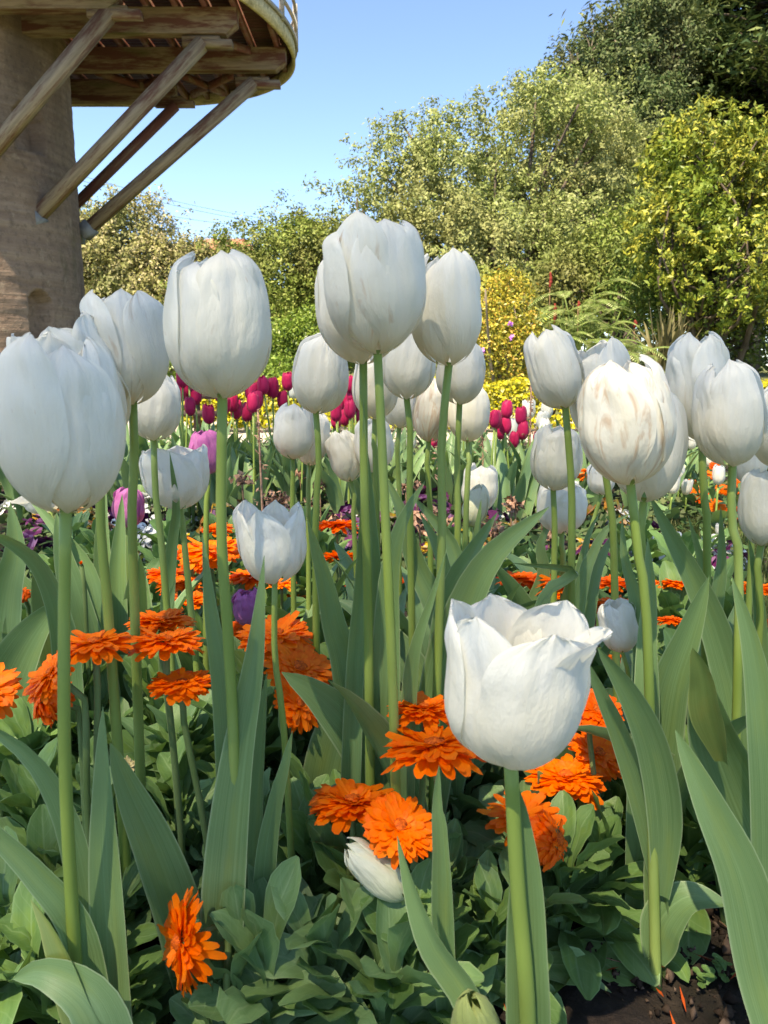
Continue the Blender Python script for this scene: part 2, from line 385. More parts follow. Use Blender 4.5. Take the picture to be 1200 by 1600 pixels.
def tulip(label, b, t, wpx, Y, rot, low=None, group='white tulips in the bed', mat='white', name='white_tulip', cat='tulip', seed=None, r=0.0031, leaves=2, foot=None, res=(30, 19), **kw):
    """b, t: picture points of the bloom's foot and top; low: a lower point of the stem"""
    B = at(b[0], b[1], Y); Tp = at(t[0], t[1], Y)
    if low is None: low = (b[0], b[1]+60)
    Qp = at(low[0], low[1], Y)
    d = Qp - B
    if foot is not None: G = on_ground(*foot)
    else:
        sl = max(-0.25, min(0.25, d.x/max(1e-3, -d.z)))
        G = Vector((Qp.x + sl*max(Qp.z, 0)*0.6, Y + 0.01, 0))
    root = thing(name, G, label, cat, group)
    seed = seed if seed is not None else int(b[0]*7+b[1])
    bloom(root, B, Tp, wpx/2*Y/FPX, rot, seed, M[mat], nt=res[0], ns=res[1], **kw)
    bow = Vector((random.uniform(-.0035, .0035), 0, 0))
    pts = [Vector((G.x, G.y, -0.01))] + ([Qp] if Qp.z > 0.03 else []) + [(Qp*.45 + B*.55) + bow*(1 if Qp.z > .03 else 0), B + (Tp-B)*0.03]
    stem(root, pts, r*0.88, r*1.28, M['stem'])
    TULIPS.append((root, G, Y))
    if Y < 0.72 and b[0] < 480: leaves = 0
    elif Y < 0.6: leaves = min(leaves, 1)
    for k in range(leaves):
        generic_leaf(root, G, rng.uniform(0, 360), rng.uniform(0.20, 0.29), rng.uniform(0.026, 0.042), rng.uniform(0.15, 0.5))
    return root
def strip(P, side, nrm, W, fold, wave=0.0, ns=7, wprof=None, ph=0.0):
    n = len(P); tt = np.linspace(0, 1, n); ss = np.linspace(-1, 1, ns)
    if wprof is None: wprof = (0.40, 0.38, 0.70)
    b0, tm, pw = wprof
    wf = np.where(tt < tm, b0 + (1-b0)*np.sin(np.pi/2*np.clip(tt/tm, 0, 1)), np.clip(np.cos(np.pi/2*np.clip((tt-tm)/(1-tm), 0, 1)), 0, 1)**pw)
    wf = np.maximum(wf, 0.01)*W/2
    V = P[:, None] + side[:, None]*(ss[None, :, None]*wf[:, None, None]) \
        + nrm[:, None]*((fold*(ss[None]**2)**0.75*wf[:, None] + wave*wf[:, None]*np.sign(ss[None])*ss[None]**2*np.sin(tt*11+ph)[:, None])[..., None])
    i = np.arange(n*ns).reshape(n, ns)
    Q = np.stack([i[:-1, :-1], i[:-1, 1:], i[1:, 1:], i[1:, :-1]], -1).reshape(-1, 4)
    S, T = np.meshgrid(ss, tt); return V.reshape(-1, 3), Q, np.c_[(S.ravel()+1)/2, T.ravel()]
def generic_leaf(root, G, az, L, W, arch, mat='tleaf', n=14, name='leaf'):
    a = R(az); d = np.array([math.cos(a), math.sin(a), 0]); u = np.linspace(0, 1, n)
    out = 0.008 + L*(0.10*u + arch*u**2.0); up = L*(u*1.0 - arch*0.75*u**2.6)
    P = np.array([G.x, G.y, 0.0])[None] + out[:, None]*d + up[:, None]*np.array([0, 0, 1])
    T = np.gradient(P, axis=0); T /= np.linalg.norm(T, axis=1)[:, None]
    side0 = np.array([-d[1], d[0], 0]); tw = rng.normal(0, 0.5)
    side = []
    for k in range(n):
        ang = tw*u[k]; nn = np.cross(side0, T[k]); s_ = math.cos(ang)*side0 + math.sin(ang)*nn; side.append(s_)
    side = np.array(side); nrm = np.cross(T, side)
    nrm *= np.sign((nrm @ -d).mean() or 1)
    V, Q, U = strip(P, side, nrm, W, rng.uniform(0.25, 0.5), 0.10, 5, (0.45, 0.4, 0.7), rng.uniform(0, 6))
    return link(name, make_mesh(name, V, Q, M[mat], U), root)
def nearest_tulip(p):
    return min(TULIPS, key=lambda q: (q[1]-p).length)
def hero_leaf(px, Y0, Y1, wpx, face=15, twist=0, fold=0.35, mat='tleaf', root=None, prof=(0.45, 0.4, 0.7), wave=0.08, ground=True, n=24):
    """a leaf seen clearly in the photograph: picture points from foot to tip, its distance at foot and tip, its width"""
    m = len(px)
    # spread depth over the points
    P = [at(u, v, Y0 + (Y1-Y0)*k/(m-1)) for k, (u, v) in enumerate(px)]
    if root is None:
        root, G, _ = nearest_tulip(Vector((P[0].x, P[0].y, 0)))
    if ground and P[0].z > 0.02:
        d = (P[0]-P[1]).normalized(); z = P[0].z
        k = min(1.0, z/max(0.25, -d.z)/1.0)
        F = Vector((P[0].x + d.x*z*0.5, P[0].y + 0.01, 0.0)); P = [F] + P
    C = spline(P, n); T = np.gradient(C, axis=0); T /= np.linalg.norm(T, axis=1)[:, None]
    eye = np.array([0, 0, CAM_Z]); V = C - eye; V /= np.linalg.norm(V, axis=1)[:, None]
    s0 = np.cross(T, V); s0 /= np.linalg.norm(s0, axis=1)[:, None]; n0 = np.cross(s0, T)
    a = np.radians(face + twist*np.linspace(0, 1, n))[:, None]
    side = np.cos(a)*s0 + np.sin(a)*n0; nrm = np.cross(side, T)
    nrm = nrm*np.where((nrm*V).sum(1) > 0, -1, 1)[:, None]
    Ym = (Y0+Y1)/2
    Vv, Q, U = strip(C, side, nrm, wpx*Ym/FPX/max(0.5, math.cos(R(face + twist*0.4))), fold, wave, 9, prof, (px[0][0]*0.37) % 6.28)
    return link('leaf', make_mesh('leaf', Vv, Q, M[mat], U), root)

G1 = 'white tulips in the bed'
# -- the big ones in front
tulip('large white oval tulip at the left edge, nearest of the left-hand group', (103, 800), (92, 528), 186, 0.35, -118, (105, 1280), c=0.72, flare=0.02, ruf=0.05, stain=0.25, r=0.0030, leaves=0, tips=[1, .95, .97, .93, 1.0, .95], seed=11)
tulip('white tulip half hidden behind the nearest left tulip, its ruffled petals opening over it', (158, 702), (70, 500), 150, 0.47, -60, (171, 985), c=0.80, flare=0.05, ruf=0.07, leaves=1, stain=0.3, seed=12)
tulip('white tulip with slanting petals in front of the tower, orange tinge at its foot', (208, 632), (187, 446), 122, 0.50, -135, (207, 840), c=0.82, ruf=0.05, stain=0.45, leaves=2, seed=13)
tulip('tall broad white tulip against the left bushes, plain egg shape with a centre seam', (348, 622), (334, 390), 166, 0.42, -62, (362, 1090), c=0.70, ruf=0.03, stain=0.1, leaves=0, seed=14, tm=0.45)
tulip('tallest white tulip, two rounded lobes with a notch and brown flecks', (590, 553), (582, 343), 156, 0.47, -58, (615, 1110), c=0.82, ruf=0.025, stain=0.55, leaves=0, seed=15, tm=0.5, tips=[.95, .96, .9, .9, .92, 1.02], A=1.0)
tulip('white tulip right behind the notched tallest one, mostly covered by it', (568, 569), (556, 390), 130, 0.51, -95, (575, 960), c=0.75, stain=0.2, leaves=0, seed=16)
tulip('white egg-shaped tulip just right of the notched tallest one, amber at its foot', (702, 571), (694, 399), 112, 0.525, -70, (690, 850), c=0.68, ruf=0.035, stain=0.2, leaves=2, seed=17)
tulip('big white tulip with brown smears and crumpled petals on the right', (985, 756), (968, 556), 150, 0.47, -128, (1012, 1000), foot=(1027, 1545), c=0.62, ruf=0.06, stain=1.0, leaves=0, seed=18, tm=0.46)
tulip('white tulip tucked close behind the brown-smeared one', (1006, 783), (1024, 600), 118, 0.54, -80, (1010, 930), c=0.62, stain=0.3, leaves=1, seed=19)
tulip('open-mouthed white tulip low in front, one petal flaring right', (797, 1190), (812, 935), 236, 0.32, -78, (825, 1600), c=0.98, tm=0.46, flare=0.02, ruf=0.035, stain=0.05, leaves=0, seed=20, r=0.0037, tips=[.96, .97, .92, .90, 1.0, .97], flares=[.05, .62, .06, .06, .05, .05], A=0.90)
tulip('small open white tulip on a thin yellow-green stem, left of centre', (430, 911), (420, 782), 112, 0.465, -92, (445, 1160), c=1.0, tm=0.5, flare=0.05, ruf=0.05, leaves=0, seed=21, r=0.0021, A=0.80, p=2.0)
tulip('white tulip with wrinkled petals, second from the right edge', (1145, 728), (1133, 565), 110, 0.52, -105, (1155, 920), c=0.62, ruf=0.05, stain=0.4, leaves=1, seed=22)
tulip('white tulip behind and left of the wrinkled right-hand one', (1097, 690), (1086, 519), 96, 0.585, -70, (1105, 870), c=0.80, ruf=0.06, stain=0.4, leaves=1, seed=23)
tulip('white tulip leaning left before the fern', (884, 637), (846, 512), 84, 0.62, -92, (893, 890), c=0.68, ruf=0.04, stain=0.3, leaves=1, seed=24)
tulip('white tulip with ragged top peeping behind the brown-smeared one', (945, 690), (932, 534), 98, 0.64, -60, (958, 830), c=0.85, ruf=0.08, stain=0.3, leaves=1, seed=25)
# -- middle rows
tulip('white tulip with beaded wet petals under the slanting-petalled one', (240, 688), (242, 580), 84, 0.66, -75, (255, 880), c=0.62, ruf=0.04, flares=[0, 0, .1, .35, .1, 0], leaves=2, seed=26, r=0.0030, group=G1)
tulip('wide open white tulip with a green leaf tip before it', (281, 795), (270, 692), 100, 0.70, -85, (290, 870), c=0.90, tm=0.48, flare=0.05, ruf=0.04, leaves=2, seed=27, stain=0.1)
tulip('white tulip with freckles between the tall broad one and the notched one', (493, 646), (510, 521), 88, 0.68, -100, (493, 830), c=0.62, ruf=0.03, stain=0.4, leaves=2, seed=28)
tulip('round white tulip with wrinkles, left of the freckled one', (457, 717), (463, 629), 66, 0.88, -80, (457, 800), c=0.62, ruf=0.06, stain=0.25, leaves=2, seed=29)
tulip('white tulip almost hidden behind the round wrinkled one', (483, 727), (492, 642), 54, 0.93, -60, (482, 800), c=0.7, ruf=0.05, leaves=2, seed=30)
tulip('low crumpled white tulip left of the twin centre stems', (548, 752), (532, 673), 54, 0.92, -120, (552, 800), c=0.7, ruf=0.09, leaves=2, seed=31)
tulip('white tulip seen between the twin centre stems, low down', (585, 738), (582, 655), 62, 0.90, -90, (586, 800), c=0.75, ruf=0.05, leaves=2, seed=32)
tulip('white tulip right of the centre stems, amber foot, under the notched bloom', (635, 624), (640, 505), 82, 0.66, -90, (640, 760), c=0.65, stain=0.3, leaves=2, seed=33)
tulip('white tulip right behind the centre stems, its right flank showing', (586, 655), (588, 552), 72, 0.74, -90, (588, 760), c=0.65, stain=0.1, leaves=2, seed=34)
tulip('dim white tulip behind the amber-footed one', (624, 669), (626, 590), 58, 0.86, -90, (624, 770), c=0.65, leaves=2, seed=35)
tulip('withered-looking white tulip with brown folded petals in the centre', (670, 690), (678, 590), 60, 0.80, -100, (672, 790), c=0.55, ruf=0.12, stain=1.3, leaves=2, seed=36)
tulip('smooth white tulip below right of the egg-shaped centre one', (718, 632), (722, 530), 76, 0.70, -90, (715, 850), c=0.62, leaves=2, seed=37)
tulip('plump white tulip lowest of the right-centre trio', (731, 690), (735, 600), 64, 0.79, -70, (729, 780), c=0.66, leaves=2, seed=38)
tulip('white tulip standing behind the pale yellow bud', (748, 800), (752, 726), 58, 0.95, -90, (748, 840), c=0.75, ruf=0.05, leaves=2, seed=39)
tulip('closed pale yellow-green tulip bud right of centre', (736, 822), (750, 757), 42, 0.84, -90, (733, 900), mat='cream', name='tulip_bud', cat='tulip bud', c=0.45, leaves=1, seed=40, r=0.0022)
tulip('white tulip below the left-leaning one, fringed petals', (864, 766), (874, 661), 78, 0.74, -95, (866, 880), c=0.72, ruf=0.06, leaves=2, seed=41)
tulip('broad open white tulip low behind two green stems', (878, 833), (878, 752), 80, 0.80, -60, (880, 890), c=0.90, tm=0.5, leaves=2, seed=42)
tulip('small white tulip on a bent pale stem, left of the brown-smeared one', (940, 773), (940, 722), 44, 1.1, -90, (902, 890), c=0.8, ruf=0.05, leaves=1, seed=43, r=0.0032)
tulip('white tulip cut by the right edge, midway down', (1189, 852), (1200, 732), 78, 0.60, -120, (1188, 960), c=0.7, leaves=1, seed=44)
tulip('white tulip cut by the right edge, above the others there', (1215, 730), (1215, 606), 80, 0.585, -60, (1217, 830), c=0.7, leaves=1, seed=45)
tulip('white tulip behind the wrinkled one near the right edge', (1172, 757), (1172, 675), 52, 0.78, -90, (1174, 850), c=0.65, leaves=2, seed=46)
tulip('small white tulip half hidden behind the open-mouthed front one', (972, 1018), (962, 938), 62, 0.56, -70, (984, 1075), c=0.85, flare=0.02, ruf=0.05, leaves=0, seed=47, r=0.0018)
tulip('spent white tulip with drooping open petals, left of the purple one', (78, 800), (60, 762), 60, 0.80, -90, (90, 850), c=1.3, flare=0.6, ruf=0.08, leaves=2, seed=48)
tulip('fallen cream tulip bud lying among the front leaves', (632, 1402), (540, 1322), 64, 0.415, -90, (640, 1440), mat='cream', name='tulip_bud', cat='tulip bud', c=0.5, ruf=0.05, leaves=0, seed=49, r=0.002)
tulip('fat green tulip bud at the bottom edge', (752, 1650), (735, 1552), 92, 0.30, -70, (757, 1700), mat='green_bud', name='tulip_bud', cat='tulip bud', c=0.35, leaves=0, seed=50, r=0.003)
# purple ones
tulip('violet tulip beside the wide open white one', (326, 741), (318, 672), 54, 0.80, -60, (322, 830), group=None, mat='purple', name='purple_tulip', c=0.7, ruf=0.05, leaves=2, seed=51)
tulip('violet tulip behind a pointed leaf at the left', (200, 824), (202, 760), 50, 0.82, -90, (200, 880), group=None, mat='purple', name='purple_tulip', c=0.75, ruf=0.05, leaves=2, seed=52)
tulip('violet tulip low down below the small open white one', (386, 977), (386, 921), 46, 0.80, -90, (388, 1010), group=None, mat='purple', name='purple_tulip', c=0.75, ruf=0.1, leaves=0, seed=53)

# -- the leaves that show
HL = [
 # picture points foot -> tip, depth foot, depth tip, width px, options
 ([(188, 1640), (172, 1420), (164, 1250), (161, 1104)], .36, .38, 62, dict(face=20, twist=20)),
 ([(152, 1600), (140, 1440), (110, 1290), (60, 1195), (-10, 1140), (-70, 1120)], .38, .36, 54, dict(face=10, twist=30)),
 ([(160, 1640), (125, 1460), (60, 1370), (-20, 1290), (-60, 1240)], .36, .34, 62, dict(face=15)),
 ([(200, 1700), (140, 1590), (105, 1500), (75, 1440), (48, 1405)], .33, .35, 74, dict(face=20, twist=40, mat='tleaf_yellow', fold=.6)),
 ([(160, 1760), (170, 1640), (140, 1560), (70, 1520), (20, 1530)], .32, .34, 110, dict(face=10, fold=.3)),
 ([(305, 1560), (283, 1440), (245, 1330), (200, 1230), (172, 1160)], .44, .42, 84, dict(face=5, fold=.2)),
 ([(350, 1480), (358, 1330), (375, 1180), (400, 1030), (413, 868)], .41, .43, 72, dict(face=15, twist=15, prof=(.55, .35, .9))),
 ([(372, 1440), (360, 1230), (348, 1080), (330, 960), (316, 832)], .43, .43, 46, dict(face=10, twist=-15, prof=(.6, .45, .8))),
 ([(415, 1370), (430, 1260), (446, 1195), (457, 1142)], .43, .43, 40, dict(face=15)),
 ([(396, 1400), (400, 1250), (408, 1150), (417, 1050)], .44, .44, 34, dict(face=25)),
 ([(660, 1300), (610, 1220), (550, 1140), (495, 1085), (440, 1050)], .56, .52, 100, dict(face=5, fold=.15, mat='tleaf')),
 ([(520, 1190), (548, 1110), (578, 1030), (606, 960)], .60, .60, 92, dict(face=5, fold=.2)),
 ([(600, 1150), (606, 1010), (612, 890), (632, 810), (664, 752)], .52, .50, 58, dict(face=5, twist=25, fold=.35)),
 ([(556, 1080), (566, 930), (572, 780), (568, 622)], .525, .505, 34, dict(face=20, fold=.6, prof=(.7, .3, .9))),
 ([(590, 1080), (585, 930), (578, 800), (572, 690)], .53, .515, 32, dict(face=-20, fold=.6)),
 ([(640, 1110), (652, 1010), (676, 935), (698, 858)], .49, .46, 42, dict(face=10, twist=30, prof=(.8, .25, .9))),
 ([(690, 1080), (722, 960), (768, 870), (858, 792)], .54, .50, 80, dict(face=5, fold=.25)),
 ([(690, 1060), (705, 930), (740, 860), (778, 800)], .58, .56, 56, dict(face=15)),
 ([(545, 1060), (524, 980), (506, 900), (480, 812)], .57, .55, 54, dict(face=10)),
 ([(705, 1060), (700, 960), (690, 870), (655, 800)], .62, .62, 44, dict(face=10)),
 ([(735, 1000), (720, 900), (700, 840), (640, 770)], .66, .68, 40, dict(face=15)),
 ([(700, 1000), (650, 880), (628, 800), (600, 740)], .66, .68, 46, dict(face=10)),
 ([(828, 1700), (824, 1480), (822, 1360), (808, 1225)], .325, .322, 80, dict(face=5, fold=.5, prof=(.8, .45, .6))),
 ([(780, 1690), (735, 1560), (680, 1480), (648, 1400), (621, 1306)], .34, .36, 62, dict(face=20, twist=35)),
 ([(1034, 1400), (1040, 1280), (1022, 1170), (985, 1085), (933, 1010)], .47, .44, 60, dict(face=5, twist=15, fold=.35, ground=False)),
 ([(1028, 1390), (1006, 1260), (970, 1150), (938, 1080), (915, 1030)], .475, .46, 40, dict(face=15, ground=False)),
 ([(1024, 1500), (1040, 1440), (1080, 1405), (1138, 1413)], .475, .46, 74, dict(face=5, twist=30, ground=False)),
 ([(1030, 1520), (1030, 1420), (1028, 1340), (1032, 1230)], .48, .475, 40, dict(face=20, fold=.7, ground=False, prof=(.7, .5, .8))),
 ([(1235, 1680), (1195, 1520), (1160, 1370), (1108, 1255), (1055, 1140)], .37, .40, 92, dict(face=5, fold=.3)),
 ([(1205, 1460), (1203, 1250), (1188, 1090), (1170, 990), (1143, 900)], .43, .45, 62, dict(face=10, fold=.3)),
 ([(1180, 1330), (1145, 1230), (1115, 1150), (1098, 1080), (1086, 1020)], .50, .48, 118, dict(face=5, fold=.55, prof=(.5, .4, .8))),
 ([(1130, 1190), (1108, 1110), (1100, 1060), (1082, 1012)], .475, .465, 48, dict(face=40, twist=-20, mat='tleaf_yellow', fold=.5, ground=False)),
 ([(1022, 1230), (1044, 1080), (1075, 990), (1108, 900)], .53, .50, 78, dict(face=10, twist=-25)),
 ([(1156, 1150), (1130, 1020), (1095, 925), (1050, 840), (1014, 772)], .57, .56, 56, dict(face=8)),
 ([(1005, 1030), (992, 930), (976, 870), (972, 806)], .56, .57, 34, dict(face=15)),
 ([(1010, 1150), (1012, 1010), (1016, 930), (1012, 840)], .52, .53, 46, dict(face=15)),
 ([(905, 940), (925, 870), (950, 825), (990, 800)], .66, .66, 30, dict(face=15)),
 ([(905, 930), (912, 870), (922, 830), (938, 800)], .68, .68, 26, dict(face=15)),
 ([(1118, 960), (1128, 880), (1126, 790)], .64, .64, 28, dict(face=10)),
 ([(1120, 980), (1100, 890), (1075, 805)], .66, .66, 26, dict(face=10)),
 ([(1190, 1010), (1180, 900), (1170, 840)], .62, .60, 26, dict(face=10)),
 ([(212, 1060), (208, 960), (206, 890), (196, 835)], .80, .80, 84, dict(face=5, fold=.2, prof=(.8, .3, .7))),
 ([(170, 1010), (162, 900), (160, 820), (164, 740)], .80, .80, 34, dict(face=10)),
 ([(185, 1000), (184, 900), (188, 830), (191, 772)], .78, .78, 36, dict(face=10)),
 ([(262, 960), (270, 850), (276, 790), (265, 706)], .72, .66, 24, dict(face=15)),
 ([(-10, 1170), (5, 1080), (40, 1005), (92, 936)], .72, .68, 88, dict(face=5, fold=.3)),
 ([(110, 1060), (96, 960), (60, 880), (0, 838), (-40, 835)], .70, .60, 46, dict(face=10, twist=30)),
 ([(95, 1030), (72, 950), (62, 910), (56, 876)], .74, .74, 66, dict(face=5, fold=.4, mat='tleaf_yellow')),
 ([(0, 1050), (10, 930), (25, 860), (16, 785)], .72, .72, 62, dict(face=10)),
 ([(150, 1060), (120, 940), (100, 870), (88, 800)], .74, .74, 56, dict(face=10)),
 ([(160, 1010), (140, 900), (100, 840), (40, 770)], .74, .76, 36, dict(face=20)),
 ([(268, 1030), (250, 990), (262, 950), (275, 905)], .71, .70, 30, dict(face=15)),
 ([(100, 1250), (70, 1150), (40, 1060), (10, 960)], .74, .72, 80, dict(face=10, fold=.25)),
 ([(840, 1110), (900, 1030), (930, 900), (960, 830)], .70, .72, 40, dict(face=15)),
 ([(845, 960), (870, 920), (900, 890), (800, 880)], .62, .60, 24, dict(face=50)),
 ([(690, 1330), (684, 1260), (686, 1195)], .40, .40, 40, dict(face=10, fold=.6, mat='tleaf')),
 ([(750, 1010), (742, 900), (745, 840), (752, 780)], .80, .80, 26, dict(face=10)),
 ([(820, 990), (850, 900), (845, 850), (870, 800)], .8, .8, 30, dict(face=10)),
]
for px, y0, y1, wp, kw in HL: hero_leaf(px, y0, y1, wp, **kw)

# ------------------------------------------------------------------ marigolds (double orange calendulas)
def ray_head(seed, D=0.06, double=True, droop=0.0, lay=None):
    """all ray florets of one flower, centre at the origin, facing +Z"""
    rs = np.random.default_rng(seed); b = MB()
    layers = lay or ([(0.50, -8, 36), (0.49, -2, 36), (0.465, 5, 34), (0.42, 11, 34), (0.37, 18, 30), (0.31, 25, 26), (0.24, 33, 22), (0.17, 44, 18)] if double else [(0.5, -2, 22), (0.44, 14, 20), (0.3, 32, 12)])
    for Lf, el, n in layers:
        for k in range(n):
            a = 2*math.pi*(k + rs.uniform(-.3, .3))/n; L = D*Lf*rs.uniform(.86, 1.07); W = D*0.135*rs.uniform(.75, 1.2)*(0.6+0.8*Lf)
            e = R(el + rs.normal(0, 5) - droop*rs.uniform(.4, 1.3)); cv = rs.normal(-0.12, 0.16) - droop*0.004
            u = np.array([0, .3, .62, .88, 1.0]); wv = np.array([.35, .85, 1.0, .93, .62])
            s = np.array([-1, 0, 1.0])
            rr = D*0.05 + L*u*math.cos(e) + 0*u; zz = L*u*math.sin(e) + L*cv*u*u
            tw = rs.normal(0, 0.25)
            V = []; U = []
            for i in range(5):
                for j in range(3):
                    x = rr[i] + (L*0.05*(1 if j == 1 else rs.uniform(-1.2, .5)) if i == 4 else 0)
                    y = s[j]*W*wv[i]/2; z = zz[i] + (W*0.16*(1 if s[j] else -0.2))*(1-u[i]*.5) + s[j]*W*tw*u[i]*0.5
                    V.append((x*math.cos(a)-y*math.sin(a), x*math.sin(a)+y*math.cos(a), z)); U.append(((s[j]+1)/2, u[i]))
            Q = [[i*3+j, i*3+j+1, (i+1)*3+j+1, (i+1)*3+j] for i in range(4) for j in range(2)]
            b.add(V, Q, U)
    return b
def lump(D, h, seed, nu=16, nv=7, rough=0.15):
    rs = np.random.default_rng(seed); b = MB(); V = []
    for i in range(nv):
        f = i/(nv-1)
        for j in range(nu):
            a = 2*math.pi*j/nu; r = D/2*math.cos(f*math.pi/2)*(1+rs.normal(0, rough)) ; V.append((r*math.cos(a), r*math.sin(a), h*math.sin(f*math.pi/2)*(1+rs.normal(0, rough*.5))))
    Q = [[i*nu+j, i*nu+(j+1) % nu, (i+1)*nu+(j+1) % nu, (i+1)*nu+j] for i in range(nv-1) for j in range(nu)]
    b.add(V, Q); return b
HEADS = []
for s_ in range(6):
    HEADS.append((ray_head(100+s_, double=s_ != 4, lay=[[(.50, -7, 30), (.485, 0, 30), (.43, 8, 28), (.34, 17, 24), (.24, 28, 20), (.15, 42, 16)], [(.50, -12, 26), (.49, -3, 28), (.44, 6, 26), (.33, 20, 20), (.2, 36, 18)], [(.50, -6, 32), (.48, 2, 32), (.44, 9, 30), (.38, 16, 28), (.30, 24, 24), (.21, 33, 20), (.14, 46, 14)]][s_ % 3] if s_ != 4 else None).mesh('petals', M['orange'] if s_ % 3 else M['orange_deep']),
                  lump(0.014, 0.006, s_, rough=.2).mesh('disc', M['disc']), ))
DROOP = ray_head(133, droop=38).mesh('petals', M['orange_deep'])
def calyx_mesh():
    b = MB(); b.tube([(0, 0, -0.012), (0, 0, -0.009), (0, 0, -0.003), (0, 0, 0.001)], [0.0025, 0.006, 0.0105, 0.011], 14)
    rs = np.random.default_rng(4)
    for k in range(18):
        a = 2*math.pi*k/18; c, s = math.cos(a), math.sin(a); L = rs.uniform(.008, .012)
        V = [(0.008*c - w_*s*0.0016, 0.008*s + w_*c*0.0016, -0.006) for w_ in (-1, 1)] + [((0.008+L)*c - w_*s*0.0003, (0.008+L)*s + w_*c*0.0003, 0.001) for w_ in (1, -1)]
        b.add(V, [[0, 1, 2, 3]])
    return b.mesh('calyx', M['calyx'])
CALYX = calyx_mesh()
def spat_leaf(b, O, az, L, W, el0, el1, roll=0.0, rs=None):
    """paddle-shaped marigold leaf added to builder b"""
    n = 9; u = np.linspace(0, 1, n); a = R(az); d = np.array([math.cos(a), math.sin(a), 0]); z = np.array([0, 0, 1.0])
    e = np.radians(el0 + (el1-el0)*u); step = L/(n-1)
    P = np.array(O, float) + np.vstack([[0, 0, 0], np.cumsum(np.cos(e[:-1])[:, None]*d*step + np.sin(e[:-1])[:, None]*z*step, axis=0)])
    T = np.cos(e)[:, None]*d + np.sin(e)[:, None]*z
    s0 = np.array([-d[1], d[0], 0]); side = np.tile(s0, (n, 1)); nr = np.cross(T, side)
    c_, s_ = math.cos(roll), math.sin(roll); side, nr = c_*side + s_*nr, c_*nr - s_*side
    w = np.array([.30, .34, .48, .70, .90, 1.0, .98, .74, .14])*W/2; ss = np.array([-1, -.5, 0, .5, 1])
    wav = (rs.normal(0, 0.12, (n, 5)) if rs is not None else 0)
    V = P[:, None] + side[:, None]*(ss[None, :, None]*w[:, None, None]) + nr[:, None]*((-(0.18 - 0.30*np.abs(ss)[None])*w[:, None] + wav*w[:, None])[..., None])
    i = np.arange(n*5).reshape(n, 5); Q = np.stack([i[:-1, :-1], i[:-1, 1:], i[1:, 1:], i[1:, :-1]], -1).reshape(-1, 4)
    S, Tt = np.meshgrid(ss, u); b.add(V.reshape(-1, 3), Q, np.c_[(S.ravel()+1)/2, Tt.ravel()])
def rosette(seed, n, L, W, h=0.05, lo=-5, hi=65):
    rs = np.random.default_rng(seed); b = MB()
    for k in range(n):
        f = k/n; az = k*137.5 + rs.uniform(-20, 20); el = lo + (hi-lo)*f**1.3 + rs.normal(0, 8)
        spat_leaf(b, (rs.normal(0, .005), rs.normal(0, .005), h*f), az, L*(1.05-0.5*f)*rs.uniform(.75, 1.15), W*(1.05-.45*f)*rs.uniform(.8, 1.15), el+22, el-28+rs.normal(0, 12), rs.normal(0, .35), rs)
    return b
FOL = [rosette(200+k, 9, 0.07, 0.024, 0.08, 10, 60).mesh('foliage', M['cleaf']) for k in range(4)]
ORANGE = []
def marigold(label, u, v, wpx, az=0, tilt=12, low=None, Y=None, var=None, kind='flower', group='orange marigolds in the bed', foliage=True):
    """u, v: picture point of the head's centre; tilt: lean of the face in degrees towards azimuth az"""
    Y = Y or 0.062*FPX/wpx*0.97
    if tilt <= 26 and kind == 'flower': tilt = tilt - 18
    C = at(u, v, Y); D = wpx/FPX*Y
    lu, lv = low if low else (u + random.uniform(-12, 12), v + wpx*0.9)
    Qp = at(lu, lv, Y*1.0); dd = Qp - C
    G = Vector((Qp.x + max(-.02, min(.02, dd.x))*0.5, Y + 0.012, 0.0))
    t = thing('marigold', G, label, 'marigold', group)
    ax = Vector((math.sin(R(tilt))*math.cos(R(az)), math.sin(R(tilt))*math.sin(R(az)), math.cos(R(tilt))))
    rot = ax.to_track_quat('Z', 'Y').to_matrix().to_4x4() @ Matrix.Rotation(random.uniform(0, 6.28), 4, 'Z')
    k = var if var is not None else random.randrange(6)
    sc_ = D/0.062
    Mx = Matrix.Translation(C) @ rot @ Matrix.Diagonal((sc_, sc_, sc_*(.72 if kind == 'flower' else 1), 1)); inv = parent_mat(t).inverted()
    if kind in ('flower', 'side'):
        parts = [('petals', HEADS[k][0]), ('disc', HEADS[k][1]), ('calyx', CALYX)]
    elif kind == 'droop': parts = [('petals', DROOP), ('disc', HEADS[k][1]), ('calyx', CALYX)]
    elif kind == 'bud': parts = [('petals', BUD), ('calyx', CALYX)]
    elif kind == 'seed': parts = [('disc', SEEDH), ('calyx', CALYX)]
    for nm, me in parts:
        o = link(nm, me, t); o.matrix_parent_inverse = inv; o.matrix_world = Mx
        o.location, o.rotation_quaternion, o.scale = Mx.decompose(); o.rotation_mode = 'QUATERNION'
    S = C - ax*0.010*sc_
    mid = Vector(((S.x*.45+G.x*.55) + random.uniform(-.006, .006), Y + .004, S.z*.5))
    stem(t, [Vector((G.x, G.y, -0.008)), mid, S - ax*0.02, S], 0.0021, 0.0024, M['cstem'], 8, 12)
    if foliage:
        f = link('foliage', random.choice(FOL), t, False); f.rotation_euler = (0, 0, random.uniform(0, 6.28)); f.scale = (1, 1, random.uniform(.8, 1.2))
    ORANGE.append((t, G)); return t
bb = MB()
bb.add(*[(lambda m: (m.V[0], m.Q[0]))(lump(0.040, 0.020, 77, 26, 9, .07))][0])
BUD = ray_head(5, 0.05, lay=[(0.40, 62, 22), (0.40, 74, 18), (0.36, 82, 14), (.30, 86, 10)]).mesh('petals', M['orange_deep'])
SEEDH = ray_head(9, 0.05, lay=[(0.42, 20, 26), (0.40, 50, 20), (0.30, 70, 14)]).mesh('disc', M['straw'])
